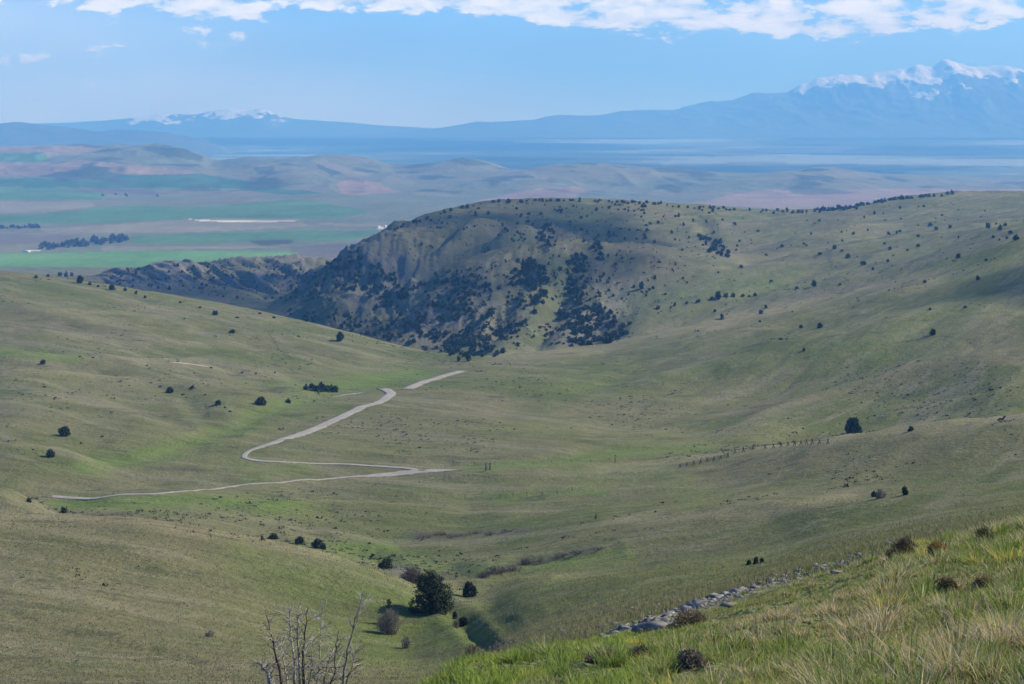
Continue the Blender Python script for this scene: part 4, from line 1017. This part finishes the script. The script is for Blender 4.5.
# short understorey
n = 170000
px_, d_ = knoll_pts(n, 4.5, 30, 380)
gx = (px_-CX)/F*d_; keep = fbm(gx/.5, d_/.5, 3, 330) > -.16+.2*r.random(n); px_, d_ = px_[keep], d_[keep]; n = len(px_)
x_ = (px_-CX)/F*d_; z_ = ground_many(x_, d_)-.01
lz = sstep(-.3, .4, fbm(x_/3, d_/3, 3, 310))*.6+.4*sstep(760, 600, px_)
g1_ = r.random(n)[:, None]
col = np.where(r.random(n)[:, None] < (.5+.5*lz)[:, None], GR*(1-g1_)+YG*g1_, ST*.8*(1-g1_)+BR*g1_)
col = np.where((px_ < 640)[:, None] & (r.random(n) < .75)[:, None], YG*.9*(1-g1_)+np.array([.24, .36, .04])*g1_, col)
g = blades('grass', x_, d_, z_, r.uniform(.025, .085, n)*(1+.5*lz), r.uniform(.004, .010, n)*(1+d_/18), r.uniform(.1, .8, n), col, r, 2)
tag(g, 'short fresh green undergrowth between the bunchgrass tussocks', 'grass', kind='stuff')
# tufts over the middle hillsides
n = 150000
px_ = r.uniform(-60, 1084, n); d_ = 30*(400/30)**(r.uniform(0, 1, n)*(1-.35*r.uniform(0, 1, n)**2))
x_ = (px_-CX)/F*d_; z_ = ground_many(x_, d_)-.03
g1_ = r.random(n)[:, None]; fz = fbm(x_/12, d_/12, 3, 320)
col = np.where((r.random(n) < .42+.5*fz)[:, None], np.array([.11, .15, .04])*(1-g1_)+np.array([.17, .19, .07])*g1_, np.array([.26, .23, .14])*(1-g1_)+np.array([.13, .11, .07])*g1_)
g = blades('hillside_grass', x_, d_, z_, r.uniform(.10, .26, n)*(1+d_/500), r.uniform(.02, .06, n)*(.6+d_/90), r.uniform(.1, .7, n), col, r, 1)
tag(g, 'thin dry prairie tufts over the middle hillsides', 'grass', kind='stuff')

# low sagebrush dotted through the prairie: small rounded clumps of many tiny faces
SAGE = simple('sagebrush_leaf', (.045, .05, .035), (.10, .105, .075), .4, .9)
n = 60000; rg = np.random.default_rng(77)
px_ = rg.uniform(-40, 1064, n); d_ = 230*(1750/230)**rg.uniform(0, 1, n); x_ = (px_-CX)/F*d_
cl_ = fbm(x_/70, d_/110, 4, 341)+.5*fbm(x_/16, d_/24, 2, 342)
keep = (cl_ > .16+.5*rg.random(n)-.12) & ~((d_ < 400) & (px_ > 500)) & ~((d_ < 330)&(rg.random(n) < .75)); py_ = HY-ground_many(x_, d_)*F/d_
for rp_ in ([(464,371),(440,377.5),(405,389)], [(381,388.5),(391,394),(370,405),(325,424.5),(275,443),(246,453),(243,457),(275,462),(330,464),(425,470.5)], [(462,470.5),(400,474),(280,483),(150,494.5),(75,498)]):
    keep &= poly_dist(px_, py_, rp_, 2.0) > 11
x_, d_ = x_[keep], d_[keep]; n = len(x_)
z_ = ground_many(x_, d_); sz = rg.lognormal(-1.35, .5, n)*(.75+d_/2200)
q = rg.normal(size=(n, 14, 3)); q /= np.linalg.norm(q, axis=2)[..., None]; q[..., 2] = np.abs(q[..., 2])*.6
cen_ = q*sz[:, None, None]*np.array([1.3, 1.0, 1.0]); cen_ = cen_+np.stack([x_, d_, z_-.05], 1)[:, None, :]
tri = cen_[:, :, None, :]+rg.normal(size=(n, 14, 3, 3))*.42*sz[:, None, None, None]
tri = tri.reshape(-1, 3)
tag(mesh_np('sagebrush', tri, np.arange(len(tri)).reshape(-1, 3), SAGE), 'low grey green sagebrush speckling the prairie slopes', 'sagebrush', kind='stuff')
print('sage', n)
# ------------------------------------------------------------------ foreground bushes on the knoll
def clump(px, py, wp, hp, n, colA, colB, lab, name='low_shrub', cat='shrub', dr=(5, 24), leaf=.02):
    p = foot(px, py, dr); s = mpp(p); w, h = wp*s, hp*s
    root = empty(name, p-[0, 0, .03])
    h *= 1.05
    v, f = leaf_cloud(int(n*2.4), w, h, leaf*.62, int(px*7+py), lobes=14, base=0, needle=2.0)
    m = simple(name+'_leaf', colA, colB, 14, .85, False, .25)
    mesh_np('foliage', v, f, m, parent=root)
    rr_ = np.random.default_rng(int(px)); a = Acc()
    for k in range(26):
        an = rr_.uniform(0, 6.28); q = rr_.uniform(.2, 1); e = np.array([math.cos(an)*w*.45*q, math.sin(an)*w*.45*q, h*rr_.uniform(.6, 1.05)])
        a.add(*tube([(0, 0, -.03), e*np.array([.6, .6, .45]), e], [.007, .005, .002], 4))
    a.build('stem', DARKW, root)
    tag(root, lab, cat); return root
clump(906,560,34,26,1800,(.075,.07,.045),(.19,.165,.095),'dark twiggy low shrub left of the rust coloured bush on the knoll')
clump(938,556,30,18,1500,(.26,.17,.06),(.40,.29,.11),'rust orange low bush near the skyline of the knoll')
clump(893,563,22,18,900,(.06,.055,.045),(.16,.13,.09),'grey brown shrub at the left end of the dark shrub patch on the knoll')
clump(985,545,26,22,1200,(.10,.12,.05),(.26,.25,.12),'bushy olive tussock shrub right of the rust coloured bush')
clump(945,592,26,16,900,(.12,.095,.06),(.24,.18,.11),'brown low shrub downhill from the rust coloured bush')
clump(985,588,26,14,900,(.22,.17,.08),(.36,.27,.13),'straw brown low shrub farthest down the right side below the rust coloured bush')
clump(690,668,30,20,1000,(.14,.13,.10),(.27,.24,.18),'grey twiggy low shrub at the lower middle of the knoll')
clump(606,663,44,14,1200,(.12,.10,.07),(.24,.20,.14),'brownish low shrub along the left edge of the knoll grass')
clump(640,659,30,14,900,(.08,.07,.055),(.17,.14,.11),'reddish brown twiggy shrub between the knoll edge and the scree strip')
clump(690,625,44,18,1200,(.12,.10,.07),(.22,.18,.12),'wide tan twiggy shrub at the lower end of the scree strip', dr=(17, 40))

# ------------------------------------------------------------------ scree strip
ROCK = simple('limestone', (.085, .08, .075), (.27, .26, .245), 4, .9)
ico = bpy.data.meshes.new('t'); import bmesh
bm = bmesh.new(); bmesh.ops.create_icosphere(bm, subdivisions=1, radius=1); iv = np.array([v.co[:] for v in bm.verts]); ifc = np.array([[v.index for v in f.verts] for f in bm.faces]); bm.free()
def rocks(n, gen, seed, name, lab):
    r = np.random.default_rng(seed); a = Acc()
    G = np.array([gen(r) for k in range(n)]); GZ = ground_many(G[:, 0], G[:, 1])
    for k in range(n):
        x, y, s = G[k]; z = GZ[k]
        hv_, hf_ = HULLS[k % 10]; v = hv_*np.array([1, r.uniform(.5, 1), r.uniform(.25, .6)])*s
        q = r.uniform(0, 6.28); R = np.array([[math.cos(q), -math.sin(q), 0], [math.sin(q), math.cos(q), 0], [0, 0, 1]])
        a.add(v@R.T+[x, y, z+s*.08], hf_)
    return tag(a.build(name, ROCK), lab, 'rocks', kind='stuff')
import bmesh as _b
HULLS = []
for k in range(10):
    r_ = np.random.default_rng(700+k); bm = _b.new()
    for q in r_.normal(size=(13, 3)): bm.verts.new(q/np.linalg.norm(q)*r_.uniform(.75, 1.1))
    h_ = _b.ops.convex_hull(bm, input=bm.verts); bm.verts.ensure_lookup_table(); bm.verts.index_update()
    HULLS.append((np.array([v.co[:] for v in bm.verts]), np.array([[v.index for v in f.verts] for f in bm.faces if len(f.verts) == 3]))); bm.free()
def gscree(r):
    px = r.uniform(600, 885); d = 28+(px-640)*.026+r.normal(0, 1.25)*(.5+.8*vnoise(np.array([px/40.]), np.array([.5]), 5)[0]); return (px-CX)/F*d, d, r.lognormal(-3.6, .75)
rocks(4200, gscree, 3, 'scree', 'pale grey limestone rubble strip along the edge of the knoll')
def grk(r):
    while True:
        px = r.uniform(0, 1000); d = 40*(300/40)**r.random()
        if r.random() < (.8 if (px > 500 and d < 120) else .25): return (px-CX)/F*d, d, r.lognormal(-2.4, .45)
rocks(900, grk, 4, 'loose_stones', 'small pale stones strewn over the hillsides')
for k, (px, py, sz) in enumerate([(655,631,.19),(668,627,.14),(640,635,.15),(728,608,.13),(835,574,.12)]):
    p = foot(px, py, (20, 50)); r_ = np.random.default_rng(50+k)
    hv_, hf_ = HULLS[(3*k+1) % 10]; v = hv_*np.array([1.5, .8, .38])*sz
    o = mesh_np('boulder', v, hf_, ROCK); o.location = p+[0, 0, .05]
    tag(o, ['largest pale slab of the outcrop at the lower end of the scree strip', 'pale slab just uphill of the largest slab on the scree strip', 'pale slab at the very lower tip of the scree strip', 'single pale block halfway along the scree strip', 'single pale block near the upper end of the scree strip'][k], 'boulder')

def gpeb(r):
    px = r.uniform(450, 1040); d = r.uniform(7, 17); return (px-CX)/F*d, d, r.lognormal(-4.0, .4)
rocks(260, gpeb, 6, 'pebbles', 'pale pebbles lying among the grass of the knoll')
# ------------------------------------------------------------------ haze
HZ = bpy.data.materials.new('haze_air'); HZ.use_nodes = True
hn = NT(HZ); hn.n.clear()
out = hn.n.new('ShaderNodeOutputMaterial'); pvn = hn.n.new('ShaderNodeVolumePrincipled')
pvn.inputs['Density'].default_value = 7.6e-5
pvn.inputs['Color'].default_value = (.16, .46, 1.0, 1)
pvn.inputs['Absorption Color'].default_value = (.35, .35, .35, 1)
pvn.inputs['Anisotropy'].default_value = .0
hn.lk(pvn.outputs[0], out.inputs['Volume'])
bx0, bx1, by0, by1, bz0, bz1 = -70000, 80000, -300, 37500, -480, 1650
hv = np.array([[x, y, z] for x in (bx0, bx1) for y in (by0, by1) for z in (bz0, bz1)], float)
o = mesh_np('haze', hv, np.array([[0,1,3,2],[4,6,7,5],[0,4,5,1],[2,3,7,6],[0,2,6,4],[1,5,7,3]]), HZ)
tag(o, kind='stuff')

SUN_EL, SUN_AZ = 35, 74        # azimuth measured to the right of the view direction
# fair weather clouds overhead (above and beside the view): they shade parts of the land as in the photograph
def cloud(gx, gy, gz, rx, ry, rz_, seed, h=2300):
    el_, a_ = math.radians(SUN_EL), math.radians(SUN_AZ)
    k_ = (h-gz)/math.tan(el_); c0 = np.array([gx+k_*math.sin(a_), gy+k_*math.cos(a_), h])
    bm = _b.new(); _b.ops.create_icosphere(bm, subdivisions=5, radius=1); q = np.array([v.co[:] for v in bm.verts]); fq = np.array([[v.index for v in f.verts] for f in bm.faces]); bm.free()
    lump = 1+.32*fbm(q[:, 0]*2.2+q[:, 2]*1.7+9, q[:, 1]*2.2-q[:, 2]*1.3+9, 4, seed)+.10*fbm(q[:, 0]*9+q[:, 2]*5+30, q[:, 1]*9+30, 3, seed+1)
    q = q*lump[:, None]*np.array([rx, ry, rz_]); q[:, 2] = np.where(q[:, 2] < 0, q[:, 2]*.35, q[:, 2])
    o = mesh_np('cloud', q+c0, fq, CLOUDM, True); tag(o, kind='structure'); return o
CLOUDM = bpy.data.materials.new('cloud_vapour'); CLOUDM.use_nodes = True; cn_ = NT(CLOUDM); cn_.n.clear()
co_ = cn_.n.new('ShaderNodeOutputMaterial'); cd = cn_.n.new('ShaderNodeBsdfTranslucent'); cd.inputs[0].default_value = (.9, .9, .9, 1)
ct = cn_.n.new('ShaderNodeBsdfTransparent'); cm = cn_.n.new('ShaderNodeMixShader'); cob = cn_.n.new('ShaderNodeTexCoord').outputs['Object']
cn_.lk(cn_.ramp(cn_.noise(cob, .004, 5, .6), .35, .62, .10, .56), cm.inputs[0]); cn_.lk(ct.outputs[0], cm.inputs[1]); cn_.lk(cd.outputs[0], cm.inputs[2]); cn_.lk(cm.outputs[0], co_.inputs[0])
cloud(-330, 2150, -230, 520, 620, 160, 3)
cloud(520, 1080, -140, 170, 120, 60, 9)
cloud(-5200, 12500, -300, 2300, 1100, 300, 11, 2600)
cloud(1500, 14500, -420, 3200, 900, 300, 13, 2800)
cloud(7000, 21000, -420, 4000, 2500, 300, 15, 3000)
cloud(-3000, 24000, -400, 4500, 1800, 300, 17, 3000)
w = bpy.data.worlds.new('World'); S.world = w; w.use_nodes = True
t = NT(w); t.n.clear()
wo = t.n.new('ShaderNodeOutputWorld'); bg = t.n.new('ShaderNodeBackground'); bg.inputs[1].default_value = .088
sky = t.n.new('ShaderNodeTexSky'); sky.sky_type = 'NISHITA'; sky.sun_disc = False
sky.sun_elevation = math.radians(SUN_EL); sky.sun_rotation = math.radians(SUN_AZ); sky.altitude = 1500; sky.air_density = 1.0; sky.dust_density = .3; sky.ozone_density = 1.5
tc = t.n.new('ShaderNodeTexCoord'); sp = t.n.new('ShaderNodeSeparateXYZ'); t.lk(tc.outputs['Generated'], sp.inputs[0])
yy = t.math('MAXIMUM', sp.outputs[1], .05)
u_ = t.math('DIVIDE', sp.outputs[0], yy); v_ = t.math('DIVIDE', sp.outputs[2], yy)
front = t.ramp(sp.outputs[1], .05, .5)
cb = t.n.new('ShaderNodeCombineXYZ'); t.lk(u_, cb.inputs[0]); t.lk(t.math('MULTIPLY', v_, 2.6), cb.inputs[1])
nA = t.noise(cb.outputs[0], 30, 10, .64, .2); nB = t.noise(cb.outputs[0], 7, 5, .55)
def ell(px, py, rx, ry):
    a = t.math('DIVIDE', t.math('SUBTRACT', u_, (px-CX)/F), rx/F); b = t.math('DIVIDE', t.math('SUBTRACT', v_, (HY-py)/F), ry/F)
    d = t.math('ADD', t.math('MULTIPLY', a, a), t.math('MULTIPLY', b, b))
    return t.math('POWER', 2.718, t.math('MULTIPLY', d, -1.0))
E = None
for a_, px, py, rx, ry in [(1.1,205,8,46,26),(.75,50,54,42,11),(.8,335,0,70,14),(.35,105,86,45,8),(1.05,540,8,80,17),(1.1,660,16,90,16),(1.1,790,20,95,19),(.9,860,28,50,10),(1.05,980,10,75,20),(.9,940,-8,60,12),(.8,430,0,60,12),(.8,600,2,80,16),(.75,900,4,80,14),(.8,120,2,60,9),(.5,250,36,30,10),(.6,20,2,40,8),(1.0,700,-40,900,34)]:
    e = t.math('MULTIPLY', ell(px, py, rx, ry), a_); E = e if E is None else t.math('ADD', E, e)
E = t.math('MINIMUM', E, 1.15)
dens = t.math('ADD', t.math('MULTIPLY', E, .55), t.math('MULTIPLY', t.math('SUBTRACT', nA, .5), 2.3))
cl = t.math('MULTIPLY', t.ramp(dens, .30, .56), front)
# thin veil low on the left, tapering to the horizon
vl = t.math('MULTIPLY', t.ramp(t.math('ADD', t.math('ADD', v_, t.math('MULTIPLY', u_, .17)), t.math('MULTIPLY', t.math('SUBTRACT', nB, .5), .012)), .062, -.015), t.ramp(nB, .2, .7, .55, 1.))
skyc = t.mix(1., sky.outputs[0], (.52, .80, 1.34), 'MULTIPLY')
veilc = t.mix(t.math('MULTIPLY', vl, .8), skyc, (8.2, 9.0, 9.6))
bank = t.math('MULTIPLY', t.math('ADD', ell(690, 75, 330, 55), t.math('MULTIPLY', ell(330, 45, 260, 22), .8)), t.ramp(nB, .25, .65, .35, 1.))
veilc = t.mix(t.math('MULTIPLY', bank, .55, clamp=True), veilc, (2.0, 3.7, 6.6))
cshade = t.mix(t.ramp(nA, .38, .62), (6.4, 7.2, 7.8), (10.8, 10.6, 10.0))
fin = t.mix(t.math('MULTIPLY', cl, .9), veilc, cshade)
t.lk(fin, bg.inputs[0]); t.lk(bg.outputs[0], wo.inputs[0])

sd = bpy.data.lights.new('sun', 'SUN'); sd.energy = 4.7; sd.angle = math.radians(.6); sd.color = (1, .925, .76)
so = bpy.data.objects.new('sun', sd); COL.objects.link(so)
# light travels from the sun: sun vector (x right, y forward)
el, az_ = math.radians(SUN_EL), math.radians(SUN_AZ)
from mathutils import Vector
sv = Vector((math.sin(az_)*math.cos(el), math.cos(az_)*math.cos(el), math.sin(el)))
so.rotation_euler = sv.to_track_quat('Z', 'Y').to_euler()

cam = bpy.data.cameras.new('camera'); co = bpy.data.objects.new('camera', cam); COL.objects.link(co)
cam.sensor_width = 36; cam.lens = 36*F/1024; cam.clip_start = .1; cam.clip_end = 200000
co.location = (0, 0, 0); co.rotation_euler = (math.radians(90), 0, 0)
cam.shift_y = -(342-HY)/1024
S.camera = co
S.view_settings.view_transform = 'Standard'; S.view_settings.look = 'None'; S.view_settings.exposure = .72; S.view_settings.gamma = 1; S.view_settings.use_curve_mapping = False
S.render.engine = 'CYCLES'
S.cycles.use_denoising = True
S.cycles.max_bounces = 6; S.cycles.diffuse_bounces = 2; S.cycles.volume_bounces = 1; S.cycles.transmission_bounces = 4
